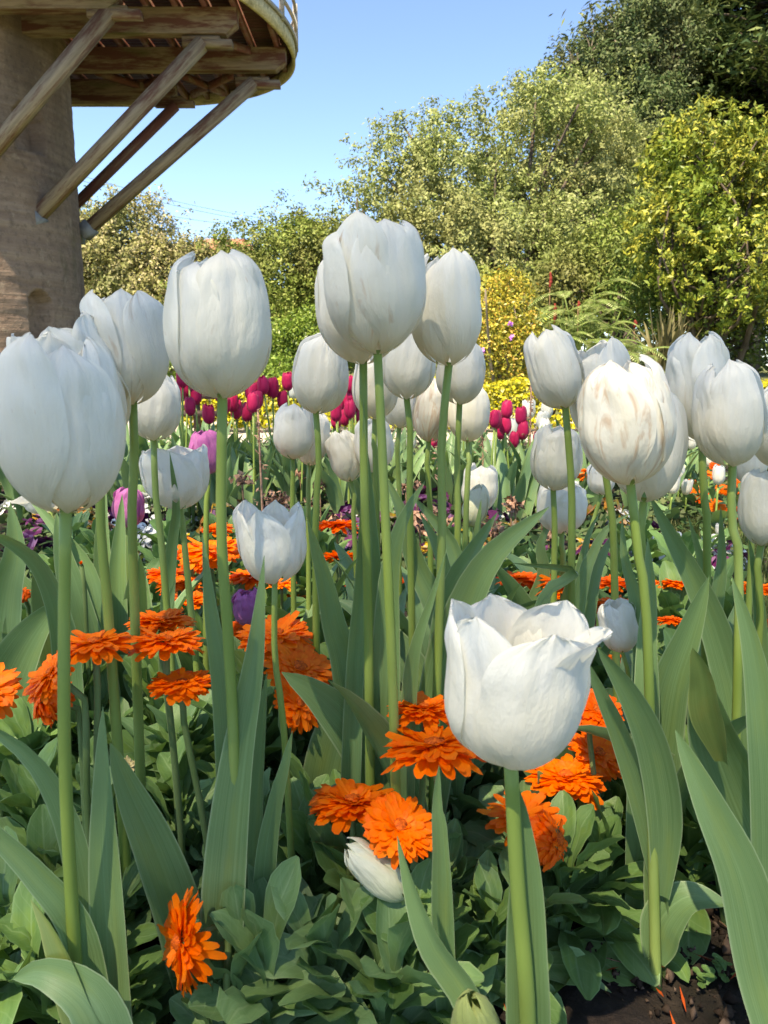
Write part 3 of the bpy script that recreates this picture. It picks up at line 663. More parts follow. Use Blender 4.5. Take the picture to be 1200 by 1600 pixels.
# the flowers one can point at
marigold('bright orange marigold facing up, left of the nearest tulip stem pair', 148, 1003, 116, -80, 16, (138, 1090), Y=.455, var=1)
marigold('light orange marigold leaning left below it, crossed by the nearest tulip stem', 80, 1050, 104, -150, 42, (130, 1120), Y=.44, var=2)
marigold('drooping old marigold with hanging florets under the left-leaning one', 62, 1088, 84, -150, 60, (110, 1150), Y=.46, kind='droop')
marigold('marigold cut by the left edge', -26, 1078, 108, -70, 30, Y=.60, var=1)
marigold('ruffled orange marigold behind a small pointed leaf, left of the tall broad tulip', 251, 970, 104, -90, 14, (255, 1050), Y=.54, var=5)
marigold('wide orange marigold in front of the ruffled one, old florets hanging below', 260, 1000, 116, -90, 10, (263, 1090), Y=.48, var=1)
marigold('orange marigold tilted left, lowest of the three left of the tall broad tulip stem', 284, 1067, 100, -130, 18, (312, 1150), Y=.47, var=2)
marigold('big orange marigold behind the thin stem of the small open tulip', 432, 990, 118, -80, 26, (440, 1060), Y=.68, var=1)
marigold('orange marigold right of the thin tulip stem, middle of the stack of three', 468, 1042, 114, -45, 28, (460, 1110), Y=.64, var=5)
marigold('orange marigold hanging to the right, lowest of the stack by the thin stem', 468, 1098, 92, -30, 52, (452, 1150), Y=.60, var=2)
marigold('half-open orange marigold bud on its own, left of the tallest tulip', 529, 1003, 46, -90, 10, (528, 1050), Y=.74, kind='bud')
marigold('flat orange marigold seen edge-on below the upper one, left of the twin stems', 531, 870, 66, -90, 4, (520, 930), Y=1.06, var=2)
marigold('dark orange marigold with one stray floret, left of the twin stems', 527, 820, 68, -90, 8, (530, 870), Y=1.10, var=3)
marigold('deep orange marigold left of the wide dark leaf at the left', 258, 896, 62, -100, 20, (262, 950), Y=.95, var=3)
marigold('orange marigold overlapping the deep orange one', 279, 911, 70, -70, 16, (278, 960), Y=.90, var=5)
marigold('orange marigold against the tall broad tulip stem, on its left', 330, 858, 96, -80, 22, (335, 920), Y=.84, var=1)
marigold('dark orange marigold left of the one against the broad tulip stem', 298, 862, 56, -100, 20, Y=.92, var=0)
marigold('orange marigold highest of the left group, under the wide open tulip', 340, 826, 50, -90, 18, Y=1.0, var=2)
marigold('ruffled orange marigold under the small open tulip', 395, 900, 76, -80, 16, Y=.90, var=3)
marigold('little orange marigold right of the small open tulip', 440, 912, 46, -80, 20, Y=1.0, var=4)
marigold('small round orange marigold bud left of the tall broad stem', 345, 911, 22, -90, 0, Y=.95, kind='bud')
marigold('orange marigold behind, its lower half hidden by the widest front one', 662, 1106, 112, -90, 10, (664, 1180), Y=.485, var=5)
marigold('widest orange marigold left of the open-mouthed front tulip', 679, 1163, 172, -70, 8, (684, 1290), Y=.45, var=1)
marigold('orange marigold on a bare stem in the centre foreground', 551, 1251, 146, -90, 8, (549, 1390), Y=.46, var=2)
marigold('light orange marigold tilted towards us, right of the bare-stemmed one', 625, 1290, 124, -50, 27, (610, 1390), Y=.425, var=2)
marigold('loose orange marigold behind the front tulip stem, florets splaying', 815, 1275, 132, -120, 26, (850, 1360), Y=.50, var=4)
marigold('round orange marigold right of the front tulip stem', 884, 1212, 126, -80, 18, (882, 1300), Y=.56, var=5)
marigold('light orange marigold between the front bloom and a long leaf', 936, 1176, 96, -60, 28, (940, 1260), Y=.58, var=2)
marigold('faded orange marigold drooping right under the loose one', 872, 1312, 100, -30, 66, (840, 1380), Y=.45, kind='droop')
marigold('orange marigold partly hidden by the front bloom and a long leaf', 934, 1108, 84, -80, 30, Y=.55, var=0)
marigold('orange marigold under a pale stalk right of the centre', 886, 909, 94, -90, 10, (884, 980), Y=.78, var=1)
marigold('marigold with dark hanging florets left of the flat-topped right one', 812, 903, 72, -90, 16, (804, 980), Y=.86, var=3)
marigold('dark orange marigold left of the brown-smeared tulip stem', 958, 910, 58, -90, 14, Y=.98, var=0)
marigold('orange marigold right of the brown-smeared tulip stem', 1058, 909, 56, -80, 16, Y=.98, var=2)
marigold('small orange marigold next to the one right of the smeared tulip stem', 1028, 911, 40, -90, 14, Y=1.05, var=1)
marigold('orange marigold above the small half-hidden tulip', 962, 944, 78, -90, 12, Y=.76, var=5)
marigold('small orange marigold under the small half-hidden tulip', 970, 1031, 44, -60, 20, Y=.74, var=2)
marigold('sunken dark marigold beneath the right-hand leaves', 1046, 968, 42, -90, 10, Y=.86, var=3)
marigold('orange marigold bud behind the folded dark leaf', 1092, 1097, 38, -150, 40, Y=.72, var=3)
marigold('small orange marigold peeping beside the right folded leaf', 1056, 1212, 32, -60, 30, Y=.66, var=1)
marigold('orange marigold at the right edge behind a long leaf', 1182, 1135, 38, -90, 40, Y=.66, var=2)
marigold('orange marigold near the right edge, behind the upper leaves', 1182, 918, 50, -90, 16, Y=.92, var=1)
marigold('little orange marigold in the shade by the right edge', 1188, 970, 38, -90, 16, Y=.95, var=5)
marigold('orange marigold glimpsed between centre leaves', 636, 908, 34, -90, 24, Y=.95, var=4)
marigold('orange marigold glimpsed left of the widest right leaf', 722, 892, 48, -100, 20, Y=.95, var=2)
marigold('small orange marigold behind the leaves under the centre stems', 560, 912, 40, -90, 14, Y=1.02, var=0)
marigold('toppled old marigold turned to the left near the bottom left', 282, 1472, 150, 212, 82, (350, 1520), Y=.385, kind='side', var=1, foliage=False)
marigold('spent marigold seed head with straw bracts left of the tall leaf', 197, 1198, 44, -60, 45, (205, 1260), Y=.55, kind='seed')
marigold('deep orange marigold in the gap left of the thin stem', 376, 985, 50, -100, 30, Y=.80, var=0)
marigold('orange bud among the left leaves', 127, 882, 16, -90, 10, Y=.72, kind='bud')
marigold('rusty old marigold between the leaves at far left', 34, 925, 26, -90, 30, Y=.74, kind='droop')

for (u, v, wp) in [(310, 880, 60), (362, 850, 56), (420, 890, 50), (236, 930, 60), (300, 935, 70), (470, 905, 50), (500, 915, 46), (545, 895, 44), (598, 915, 40), (352, 945, 60), (455, 935, 56), (225, 900, 50), (500, 950, 50)]:
    marigold('orange marigold deep in the drift left of the centre stems', u, v, wp, -90, random.uniform(8, 24))
for (u, v, wp) in [(655, 900, 44), (690, 915, 44), (745, 905, 46), (770, 915, 50), (855, 925, 56), (920, 930, 56), (1000, 915, 46), (1085, 915, 46), (1120, 925, 46), (1150, 905, 40), (1010, 945, 50), (1075, 945, 46)]:
    marigold('orange marigold deep in the drift right of the centre stems', u, v, wp, -90, random.uniform(8, 24))
# ---- leafy marigold plants filling the bed
BUSH = []
for k in range(6):
    BUSH.append(rosette(300+k, 25, 0.094, 0.036, 0.070, 0, 68).mesh('foliage', M['cleaf'] if k % 3 else M['cleaf_pale']))
def bush(u, v, h, size, label, k=None, Y=None):
    p = on_ground(u, v, h); 
    o = link('marigold_plant', BUSH[random.randrange(6) if k is None else k], None)
    o.location = (p.x, p.y, 0.004); o.scale = (size, size, size*1.15); o.rotation_euler = (random.uniform(-.1, .1), random.uniform(-.1, .1), random.uniform(0, 6.28))
    tag(o, label, 'leafy plant', 'leafy marigold plants in the bed'); return o
front = [(470, 1400, 1.0, 'leafy marigold plant under the bare-stemmed flower, centre foreground'), (560, 1470, 1.05, 'leafy plant with broad dark paddle leaves at the bottom centre'),
 (420, 1340, .9, 'pale leafy plant right of the tall left-centre leaf'), (620, 1420, .9, 'leafy plant round the fallen cream bud'), (700, 1400, .9, 'leafy plant behind the twisted leaf in the foreground'),
 (720, 1290, .9, 'leafy plant under the widest marigold'), (270, 1240, 1.0, 'leafy plant left of the tall broad tulip leaf'), (230, 1150, .9, 'leafy plant under the three left marigolds'),
 (40, 1210, .95, 'leafy plant in the left corner behind the arching leaf'), (60, 1330, .95, 'leafy plant low at the left edge'), (880, 1400, .85, 'leafy plant under the round right marigold'),
 (830, 1330, .85, 'leafy plant beside the front tulip stem'), (310, 1330, .65, 'leafy plant between two broad left leaves'), (540, 1330, .8, 'leafy plant behind the bare marigold stem'),
 (960, 1290, .85, 'leafy plant below the long right leaves'), (520, 1560, .95, 'leafy plant cut by the bottom edge'), (640, 1540, .9, 'leafy plant by the twisted leaf at the bottom edge'),
 (760, 1480, .75, 'leafy plant left of the front tulip stem, low'), (450, 1480, .7, 'leafy plant by the toppled marigold'), (1080, 1320, .8, 'leafy plant behind the right broad leaf'),
 (130, 1260, .8, 'leafy plant behind the nearest tulip stem'), (640, 1280, .8, 'leafy plant behind the tilted light marigold')]
front += [(u, v, s, lb) for lb, L in (
 ('leafy marigold plant in the left foreground under the nearest tulip', [(60, 1440, .9), (120, 1400, .9), (215, 1400, .7), (290, 1280, .9), (330, 1210, .9), (160, 1330, .9), (20, 1500, .95), (190, 1540, .5), (90, 1560, .9), (180, 1180, .85), (100, 1170, .85), (10, 1130, .85)]),
 ('leafy marigold plant in the bottom centre between the twisted leaf and the toppled flower', [(395, 1500, .7), (345, 1600, .55), (420, 1580, .95), (600, 1590, .95), (480, 1300, .85), (380, 1280, .8), (560, 1250, .8)]),
 ('leafy marigold plant at the right beyond the bare soil', [(920, 1360, .8), (980, 1240, .8), (1080, 1240, .8), (1140, 1270, .8), (860, 1270, .8), (1160, 1180, .8)])) for u, v, s in L]
for u, v, s, lb in front: bush(u, v, 0.05, s, lb)
for k in range(95):
    y = random.uniform(0.62, 1.50); x = random.uniform(-0.52, 0.50)*y
    if x > 0.58: continue
    o = link('marigold_plant', random.choice(BUSH), None); s = random.uniform(.7, 1.1)
    o.location = (x, y, 0.004); o.scale = (s, s, s*random.uniform(1.0, 1.5)); o.rotation_euler = (0, 0, random.uniform(0, 6.28))
    tag(o, 'leafy marigold plant deep in the bed among the flower stems', 'leafy plant', 'leafy marigold plants in the bed')
# small flowers further back
for (u, v, wp) in [(1100, 778, 22), (1130, 764, 20), (1120, 790, 24), (1150, 752, 18), (1146, 800, 22), (1088, 768, 20), (1075, 800, 20), (1160, 770, 20), (1106, 742, 18), (910, 744, 16), (915, 735, 14), (1078, 752, 18), (1118, 728, 16)]:
    marigold('small orange marigold in the far bed across the lawn', u, v, wp*1.15, -90, random.uniform(10, 50), Y=2.15+random.uniform(-.1, .25), group='orange marigolds in the far bed')

# ------------------------------------------------------------------ far tulips
def small_tulip(name, label, cat, mat, u, v, h, Y, proto, group, tilt=0):
    C = at(u, v, Y); c = copy_tree(proto)
    s = h/FPX*Y/0.05
    c.location = (C.x - C.z*math.sin(R(tilt)), Y, 0.0); c.rotation_euler = (0, R(tilt), random.uniform(0, 6.28)); 
    zf = (C.z - h/FPX*Y*0.5)/0.35
    c.scale = (s, s, zf)
    for ch in c.children:
        if ch.name.startswith('petal'):
            ch.scale = (1, 1, s/zf); ch.location = (0, 0, 0.35*(1 - s/zf))
        else: ch.scale = (1/s*1.0, 1/s, 1)
    tag(c, label, cat, group); return c
def proto_tulip(name, label, cat, mat, seed, c, group, leaves=2):
    global rng
    t = thing(name, (0, 0, 0), label, cat, group)
    bloom(t, Vector((0, 0, .35)), Vector((0, 0, .40)), 0.0155, seed*31, seed, M[mat], nt=11, ns=7, c=c, ruf=0.04)
    stem(t, [Vector((0, 0, 0)), Vector((.004, 0, .18)), Vector((0, 0, .352))], .0026, .003, M['stem'], 6, 6)
    for k in range(leaves): generic_leaf(t, Vector((0, 0, 0)), random.uniform(0, 360), random.uniform(.22, .30), .036, random.uniform(.1, .35), n=9)
    return t
PR = [proto_tulip('crimson_tulip', 'crimson tulip in the far bed', 'tulip', 'red', 60+k, .62+.05*k, 'crimson tulips in the far bed') for k in range(4)]
PW = [proto_tulip('white_tulip', 'white tulip in the far bed', 'tulip', 'white', 70+k, .7+.12*k, 'white tulips in the far bed') for k in range(4)]
reds = [(300, 588, 'a'), (268, 612, 'a'), (306, 618, 'a'), (344, 612, 'b'), (366, 600, 'b'), (402, 630, 'b'), (372, 640, 'b'), (420, 618, 'b'), (432, 606, 'c'), (455, 600, 'c'), (536, 608, 'd'), (520, 632, 'd'), (556, 630, 'd'), (560, 608, 'd'), (538, 652, 'd'), (780, 655, 'f'), (760, 655, 'f'), (800, 672, 'f'), (275, 590, 'a'), (294, 604, 'a'), (286, 614, 'a'), (285, 635, 'a'), (322, 632, 'b'), (330, 647, 'b'), (359, 627, 'b'), (380, 611, 'b'), (386, 624, 'b'), (394, 611, 'b'), (411, 601, 'b'), (387, 644, 'b'),
 (439, 595, 'c'), (447, 611, 'c'), (442, 625, 'c'), (546, 600, 'd'), (550, 617, 'd'), (540, 626, 'd'), (531, 640, 'd'), (525, 656, 'd'), (549, 646, 'd'), (514, 645, 'd'), (654, 687, 'e'),
 (774, 640, 'f'), (813, 649, 'g'), (769, 672, 'f'), (789, 664, 'f'), (790, 686, 'f'), (841, 688, 'h')]
LBL = dict(a='crimson tulip in the far cluster left of the tall broad white tulip', b='crimson tulip in the far row under the tall broad white tulip', c='crimson tulip in the far trio left of the freckled white tulip',
 d='crimson tulip in the far bunch behind the freckled white tulip', e='lone crimson tulip low behind the centre stems', f='crimson tulip in the far bunch of four before the golden hedge', g='upright crimson tulip standing apart before the golden hedge', h='crimson tulip leaning behind a fringed white tulip')
for i, (u, v, g) in enumerate(reds):
    small_tulip('crimson_tulip', LBL[g], 'tulip', 'red', u, v, random.uniform(27, 33), 2.05+random.uniform(-.1, .25), PR[i % 4], 'crimson tulips in the far bed', random.uniform(-6, 6))
fw = [(1122, 612, 26, 3.0), (1129, 638, 22, 3.0), (1052, 757, 28, 2.1), (1075, 760, 24, 2.2), (1122, 742, 30, 2.0), (1108, 718, 22, 2.5), (1066, 738, 22, 2.3), (1130, 826, 18, 1.7), (748, 655, 30, 2.7), (800, 668, 30, 2.6), (826, 640, 30, 2.7), (776, 700, 26, 2.4), (836, 668, 28, 2.5),
      (850, 655, 28, 2.7), (1078, 690, 22, 2.6), (1100, 705, 20, 2.6), (858, 640, 28, 2.8), (690, 655, 24, 2.8), (640, 690, 24, 2.5), (610, 700, 22, 2.6), (905, 760, 16, 2.0), (1040, 735, 22, 2.4), (940, 700, 22, 2.6)]
for i, (u, v, h, Y) in enumerate(fw):
    small_tulip('white_tulip', 'small white tulip in the far bed across the lawn' if u > 880 else 'small white tulip in the far bed before the golden hedge', 'tulip', 'white', u, v, h*1.1, Y, PW[i % 4], 'white tulips in the far bed', random.uniform(-6, 6))
for p_ in PR + PW:                                   # the originals stand in the far bed too
    p_.location = (random.uniform(-.9, 1.0), 2.5 + random.uniform(-.1, .3), 0); p_.scale = (1, 1, .9)
# far bed leaves: budless tulip plants
BL = []
for k in range(5):
    t = MB(); rs = np.random.default_rng(400+k)
    root = None
    for j in range(6):
        u = np.linspace(0, 1, 8); a = rs.uniform(0, 6.28); d = np.array([math.cos(a), math.sin(a), 0]); L = rs.uniform(.18, .30); ar = rs.uniform(.1, .45)
        P = (0.01+L*(.1*u+ar*u**2))[:, None]*d + (L*(u-ar*.75*u**2.6))[:, None]*np.array([0, 0, 1]) + rs.normal(0, .02, 3)*[1, 1, 0]
        T = np.gradient(P, axis=0); T /= np.linalg.norm(T, axis=1)[:, None]; sd_ = np.tile([-d[1], d[0], 0], (8, 1)); nr = np.cross(T, sd_)
        t.add(*strip(P, sd_, nr, rs.uniform(.025, .04), -.4, .1, 5, (.5, .4, .7)))
    BL.append(t.mesh('tulip_plant', M['tleaf']))
for k in range(110):
    y = random.uniform(1.95, 2.9); x = random.uniform(-.55, .42)*y
    if 0.28*y < x and y < 2.15: continue
    o = link('tulip_plant', random.choice(BL)); o.location = (x, y, 0); s = random.uniform(.8, 1.15); o.scale = (s, s, s); o.rotation_euler = (0, 0, random.uniform(0, 6.28))
    tag(o, 'flowerless tulip plant of bare grey-green leaves in the far bed', 'leafy plant', 'flowerless tulip plants in the far bed')
# ------------------------------------------------------------------ low bedding between the beds
M['white_floret'] = card_mat('white floret', [(0, (0.70, 0.72, 0.66)), (1, (0.84, 0.84, 0.80))], 0.2)
M['pansy'] = card_mat('pansy petal', [(0, (0.05, 0.006, 0.04)), (.6, (0.10, 0.012, 0.07)), (1, (0.24, 0.12, 0.22))], 0.15)
M['pansy_yellow'] = card_mat('pansy yellow petal', [(0, (0.5, 0.34, 0.02)), (.6, (0.35, 0.12, 0.03)), (1, (0.6, 0.5, 0.3))], 0.15)
M['low_leaf'] = card_mat('bedding leaf', [(0, (0.05, 0.10, 0.03)), (.5, (0.085, 0.15, 0.05)), (1, (0.16, 0.19, 0.08))], 0.2, patch=(0.12, 0.13, 0.06), psc=6)
def cards(C, Nrm, L, W, rs, fold=0.25):
    """rhombic leaves: centres C, facing Nrm"""
    n = len(C); Nrm = Nrm/ (np.linalg.norm(Nrm, axis=1)[:, None] + 1e-9)
    a = rs.normal(0, 1, (n, 3)); T = a - (a*Nrm).sum(1)[:, None]*Nrm; T /= np.linalg.norm(T, axis=1)[:, None]+1e-9; B = np.cross(Nrm, T)
    L = np.broadcast_to(L, n)[:, None]; W = np.broadcast_to(W, n)[:, None]
    up = Nrm*W*fold
    V = np.stack([C - T*L*.5, C + B*W*.5 + up - T*L*.05, C + T*L*.5, C - B*W*.5 + up - T*L*.05], 1).reshape(-1, 3)
    Q = np.arange(n*4).reshape(n, 4); return V, Q
def clump_mesh(seed, n_leaf, n_flo, r, h, leafL, floL, fm):
    rs = np.random.default_rng(seed)
    th = rs.uniform(0, 6.28, n_leaf); q = np.sqrt(rs.uniform(0, 1, n_leaf)); C = np.c_[r*q*np.cos(th), r*q*np.sin(th), h*(1-q**2)*rs.uniform(.1, 1, n_leaf)+.005]
    V, Q = cards(C, np.c_[C[:, 0]*3, C[:, 1]*3, np.full(n_leaf, r)] + rs.normal(0, .5*r, (n_leaf, 3)), leafL*rs.uniform(.6, 1.3, n_leaf), leafL*.45, rs)
    lm = make_mesh('foliage', V, Q, M['low_leaf'], smooth=False)
    b = MB()
    for k in range(n_flo):
        a = rs.uniform(0, 6.28); qq = math.sqrt(rs.uniform(0, 1)); c = np.array([r*qq*math.cos(a), r*qq*math.sin(a), h*(1.08-qq**2*.8)+rs.uniform(0, .012)])
        nn = np.array([c[0], c[1], r*.7]) + rs.normal(0, .3*r, 3); nn /= np.linalg.norm(nn)
        t1 = np.cross(nn, [.3, .5, .1]); t1 /= np.linalg.norm(t1); t2 = np.cross(nn, t1)
        for j in range(5):
            f0 = j*1.2566; d1 = math.cos(f0)*t1+math.sin(f0)*t2; s1 = np.cross(nn, d1)
            L = floL*rs.uniform(.8, 1.2)
            b.add([c, c+d1*L*.6+s1*L*.45+nn*L*.15, c+d1*L+nn*L*.1*rs.uniform(-1, 2), c+d1*L*.6-s1*L*.45+nn*L*.15], [[0, 1, 2, 3]])
    return lm, b.mesh('flowers', fm, False)
ALY = [clump_mesh(500+k, 160, 120, .085, .065, .022, .0085, M['white_floret']) for k in range(3)]
PAN = [clump_mesh(520+k, 120, 15, .07, .06, .03, .016, M['pansy'] if k < 2 else M['pansy_yellow']) for k in range(3)]
def bedding(name, label, cat, group, meshes, x, y, s):
    t = thing(name, (x, y, 0), label, cat, group, random.uniform(0, 6.28)); t.scale = (s, s, s*random.uniform(.9, 1.3))
    for nm, me in zip(('foliage', 'flowers'), meshes): link(nm, me, t, False)
    return t
for (u, v, h, s) in [(225, 800, .05, 1.2), (195, 835, .05, 1.0), (300, 790, .05, .9), (345, 770, .05, 1.0), (245, 850, .04, .9), (400, 770, .05, .8)]:
    p = on_ground(u, v, h); bedding('white_alyssum', 'mound of tiny white flowers behind the left marigolds', 'alyssum', 'white bedding mounds', random.choice(ALY), p.x, p.y, s)
for (u, v, h, s, lb) in [(1038, 872, .05, 1.1, 'bright ruffled white flower mound right of the smeared tulip'), (1120, 860, .04, .8, 'white bedding flowers at the lawn edge'), (545, 800, .05, .7, 'white bedding flowers behind the edge-on marigold'), (680, 775, .04, .6, 'white bedding flowers behind the centre stems'), (790, 800, .04, .7, 'white bedding flowers right of the pale bud'), (30, 780, .05, .8, 'white bedding flowers at the far left'),
                        (970, 810, .04, .8, 'white bedding flowers left of the smeared tulip stem')]:
    p = on_ground(u, v, h); bedding('white_alyssum', lb, 'alyssum', 'white bedding mounds', random.choice(ALY), p.x, p.y, s)
for k in range(46):
    y = random.uniform(1.5, 2.15); x = random.uniform(-.52, .34)*y
    i = random.choice((0, 1, 2)); 
    bedding('pansy', 'dark purple pansy clump in the strip behind the marigolds' if i < 2 else 'yellow and rust pansy clump in the strip behind the marigolds', 'pansy', 'pansies in the strip', PAN[i], x, y, random.uniform(.8, 1.1))
for (u, v) in [(930, 905), (950, 890), (1000, 860), (1140, 870), (1130, 900), (1015, 840), (870, 860), (60, 815), (90, 790)]:
    p = on_ground(u, v, .04); bedding('pansy', 'purple pansy clump by the lawn' if u > 500 else 'purple pansy clump at the far left', 'pansy', 'pansies in the strip', PAN[random.randrange(2)], p.x, p.y, .75)
# green carpet between them: nobody could count it
rs = np.random.default_rng(600); n = 9000
yy = rs.uniform(1.45, 4.2, n); xx = rs.uniform(-.56, .56, n)*yy; keep = ~((xx > .62) & (yy < 1.95)); xx, yy = xx[keep], yy[keep]; n = len(xx)
hh = np.abs(rs.normal(0, .03, n)) + .004
V, Q = cards(np.c_[xx, yy, hh], np.c_[rs.normal(0, .6, n), rs.normal(-.2, .6, n), np.ones(n)], rs.uniform(.02, .055, n), rs.uniform(.01, .022, n), rs)
tag(link('ground_cover', make_mesh('ground_cover', V, Q, M['low_leaf'], smooth=False)), kind='stuff')
# withered heads
WIT = []
for k in range(3):
    rs = np.random.default_rng(620+k); b = MB()
    C = rs.normal(0, .010, (26, 3)); C[:, 2] = np.abs(C[:, 2])
    V, Q = cards(C, rs.normal(0, 1, (26, 3)), rs.uniform(.018, .03, 26), rs.uniform(.008, .016, 26), rs, .5); WIT.append(make_mesh('withered_flower', V, Q, M['wither'], smooth=False))
def withered(u, v, Y, z=None):
    p = at(u, v, Y); o = link('withered_flower', random.choice(WIT)); o.location = p; o.scale = (.8,)*3; o.rotation_euler = (random.uniform(-1, 1), random.uniform(-1, 1), random.uniform(0, 6))
    t = thing('withered_flower', (p.x, p.y, 0), 'brown withered flower head among the stems behind the marigolds', 'withered flower', 'withered flowers')
    o.parent = t; o.matrix_parent_inverse = Matrix.Translation((-p.x, -p.y, 0)); o.name = 'flower_head'
    stem(t, [Vector((p.x, p.y, 0)), Vector((p.x+.004, p.y, p.z/2)), p], .0018, .002, M['dead_leaf'], 5, 4)
for k in range(34):
    Y = random.uniform(1.45, 2.2); u = random.choice([random.uniform(20, 560), random.uniform(380, 900), random.uniform(600, 900)]); z = random.uniform(.05, .14)
    p = Vector((Y*(u-600)/FPX, Y, z)); d = (p - Vector((0, 0, CAM_Z)))
    yv = (d.y*SP + d.z*CP)/(d.y*CP - d.z*SP); withered(600 + FPX*d.x/(d.y*CP-d.z*SP), 800 - FPX*yv, Y)
for (u, v, Y) in [(798, 789, 1.5), (805, 795, 1.5), (170, 1030-200, 1.5), (378, 755, 1.5)]: withered(u, v, Y)
# lavender-like dry spikes
for (u0, v0, u1, v1, Y) in [(410, 800, 403, 640, 1.7), (690, 745, 683, 640, 1.9), (828, 700, 830, 600, 2.2), (755, 720, 752, 660, 2.2)]:
    a, b_ = at(u0, v0, Y), at(u1, v1, Y); G = Vector((a.x, Y, 0))
    t = thing('dry_flower_spike', G, 'thin greyish purple dry flower spike among the far stems', 'flower spike', 'dry flower spikes')
    stem(t, [G, a, b_], .0022, .0032, M['wither'], 5, 8)
    rs = np.random.default_rng(int(u0)); f = rs.uniform(0, 1, 60); C = np.array(a)[None]+(np.array(b_)-np.array(a))[None]*f[:, None] + rs.normal(0, .010, (60, 3))*(1.1-f[:, None]*.7)
    V, Q = cards(C, rs.normal(0, 1, (60, 3)), .014, .004, rs); link('florets', make_mesh('florets', V, Q, M['wither'], smooth=False), t)
# litter on the soil: fallen florets, twigs and crumbs
M['fallen'] = card_mat('fallen floret', [(0, (0.16, 0.025, 0.01)), (.5, (0.36, 0.05, 0.01)), (1, (0.62, 0.11, 0.02))], 0.1)
M['crumb'] = card_mat('bark crumb', [(0, (0.012, 0.009, 0.007)), (.6, (0.05, 0.034, 0.024)), (1, (0.16, 0.11, 0.08))], 0.0, 0.9, 0.1)
rs = np.random.default_rng(640); n = 700; y = rs.uniform(.36, 1.2, n); x = rs.uniform(-.55, .55, n)*y
V, Q = cards(np.c_[x, y, np.full(n, .010)+rs.uniform(0, .006, n)], np.c_[rs.normal(0, .25, (n, 2)), np.ones(n)], rs.uniform(.012, .026, n), rs.uniform(.0012, .0024, n), rs)
tag(link('fallen_florets', make_mesh('fallen_florets', V, Q, M['fallen'], smooth=False)), kind='stuff')
n = 9000; y = rs.uniform(.36, 1.3, n); x = rs.uniform(-.55, .55, n)*y
oc = np.array([[1, 0, 0], [0, 1, 0], [-1, 0, 0], [0, -1, 0], [0, 0, 1], [0, 0, -1.]]); tri = np.array([[0, 1, 4], [1, 2, 4], [2, 3, 4], [3, 0, 4], [1, 0, 5], [2, 1, 5], [3, 2, 5], [0, 3, 5]])
sz = (rs.gamma(1.6, .0011, n)+.0006)[:, None, None]; V = oc[None]*rs.uniform(.45, 1.4, (n, 6, 1))*sz + rs.normal(0, .25, (n, 6, 3))*sz
ca, sa = np.cos(x*900)[:, None], np.sin(x*900)[:, None]; V = np.stack([V[..., 0]*ca-V[..., 1]*sa, V[..., 0]*sa+V[..., 1]*ca, V[..., 2]], -1)
V += np.stack([x, y, np.full(n, .006)+rs.uniform(0, .004, n)], -1)[:, None]
tag(link('bark_litter', make_mesh('bark_litter', V.reshape(-1, 3), (tri[None]+np.arange(n)[:, None, None]*6).reshape(-1, 3), M['crumb'], smooth=False)), kind='stuff')
n = 260; b = MB()
for k in range(n):
    yy_ = rs.uniform(.38, 1.1); p = np.array([rs.uniform(-.5, .5)*yy_, yy_, .011]); a = rs.uniform(0, 6.28); L = rs.uniform(.01, .035); d = np.array([math.cos(a), math.sin(a), rs.normal(0, .1)])
    b.tube([p, p+d*L*.5+rs.normal(0, .0015, 3), p+d*L], [.0007, .0006, .0004], 4, False)
tag(b.build('twigs', M['dead_leaf']), kind='stuff')
# lawn blades
M['grass'] = card_mat('grass blade', [(0, (0.05, 0.085, 0.02)), (.6, (0.09, 0.13, 0.035)), (1, (0.20, 0.20, 0.08))], 0.2)
n = 16000; y = rs.uniform(.9, 2.15, n); x = rs.uniform(.60, 1.25, n); L = rs.uniform(.012, .03, n); a = rs.uniform(0, 6.28, n); ln = rs.normal(0, .5, (n, 2))
Bc = np.c_[x, y, np.full(n, -.006)]; sdv = np.c_[np.cos(a), np.sin(a), np.zeros(n)]*.0016; tipv = np.c_[ln*L[:, None], L]
V = np.stack([Bc-sdv, Bc+sdv, Bc+tipv*.6+sdv*.7, Bc+tipv-sdv*.3], 1).reshape(-1, 3)
tag(link('grass', make_mesh('grass', V, np.arange(n*4).reshape(n, 4), M['grass'], smooth=False)), kind='stuff')
# small weeds on the bare soil
for (u, v, lb) in [(1105, 1550, 'tiny green weed seedling on the bare soil at the right'), (1090, 1330, 'tiny green weed between the right leaves'), (1125, 1535, 'tiny green weed seedling nearest the right broad leaf')]:
    p = on_ground(u, v); rs = np.random.default_rng(u); b = MB()
    for k in range(12): spat_leaf(b, (p.x+rs.normal(0, .003), p.y+rs.normal(0, .003), .002+rs.uniform(0, .014)), rs.uniform(0, 360), rs.uniform(.006, .011), .0055, 30, 0, 0)
    tag(b.build('weed', M['cleaf']), lb, 'weed', 'weeds')
# one long drooping marigold leaf and a dying one over the soil
for (pts, W, mt, lb) in [([(905, 1425), (950, 1450), (1005, 1485), (1055, 1505), (1076, 1536)], 44, 'cleaf', 'long green leaf drooping over the bare soil'), ([(890, 1455), (888, 1500), (905, 1540), (968, 1585)], 60, 'cleaf_pale', 'limp greyish leaf lying on the bare soil')]:
    root = min(ORANGE, key=lambda q: (q[1]-on_ground(*pts[0])).length)[0]
    hero_leaf(pts, .50 if W > 50 else .53, .465 if W < 50 else .45, W, root=root, mat=mt, ground=False, prof=(.3, .6, .5), face=10)['label'] = lb

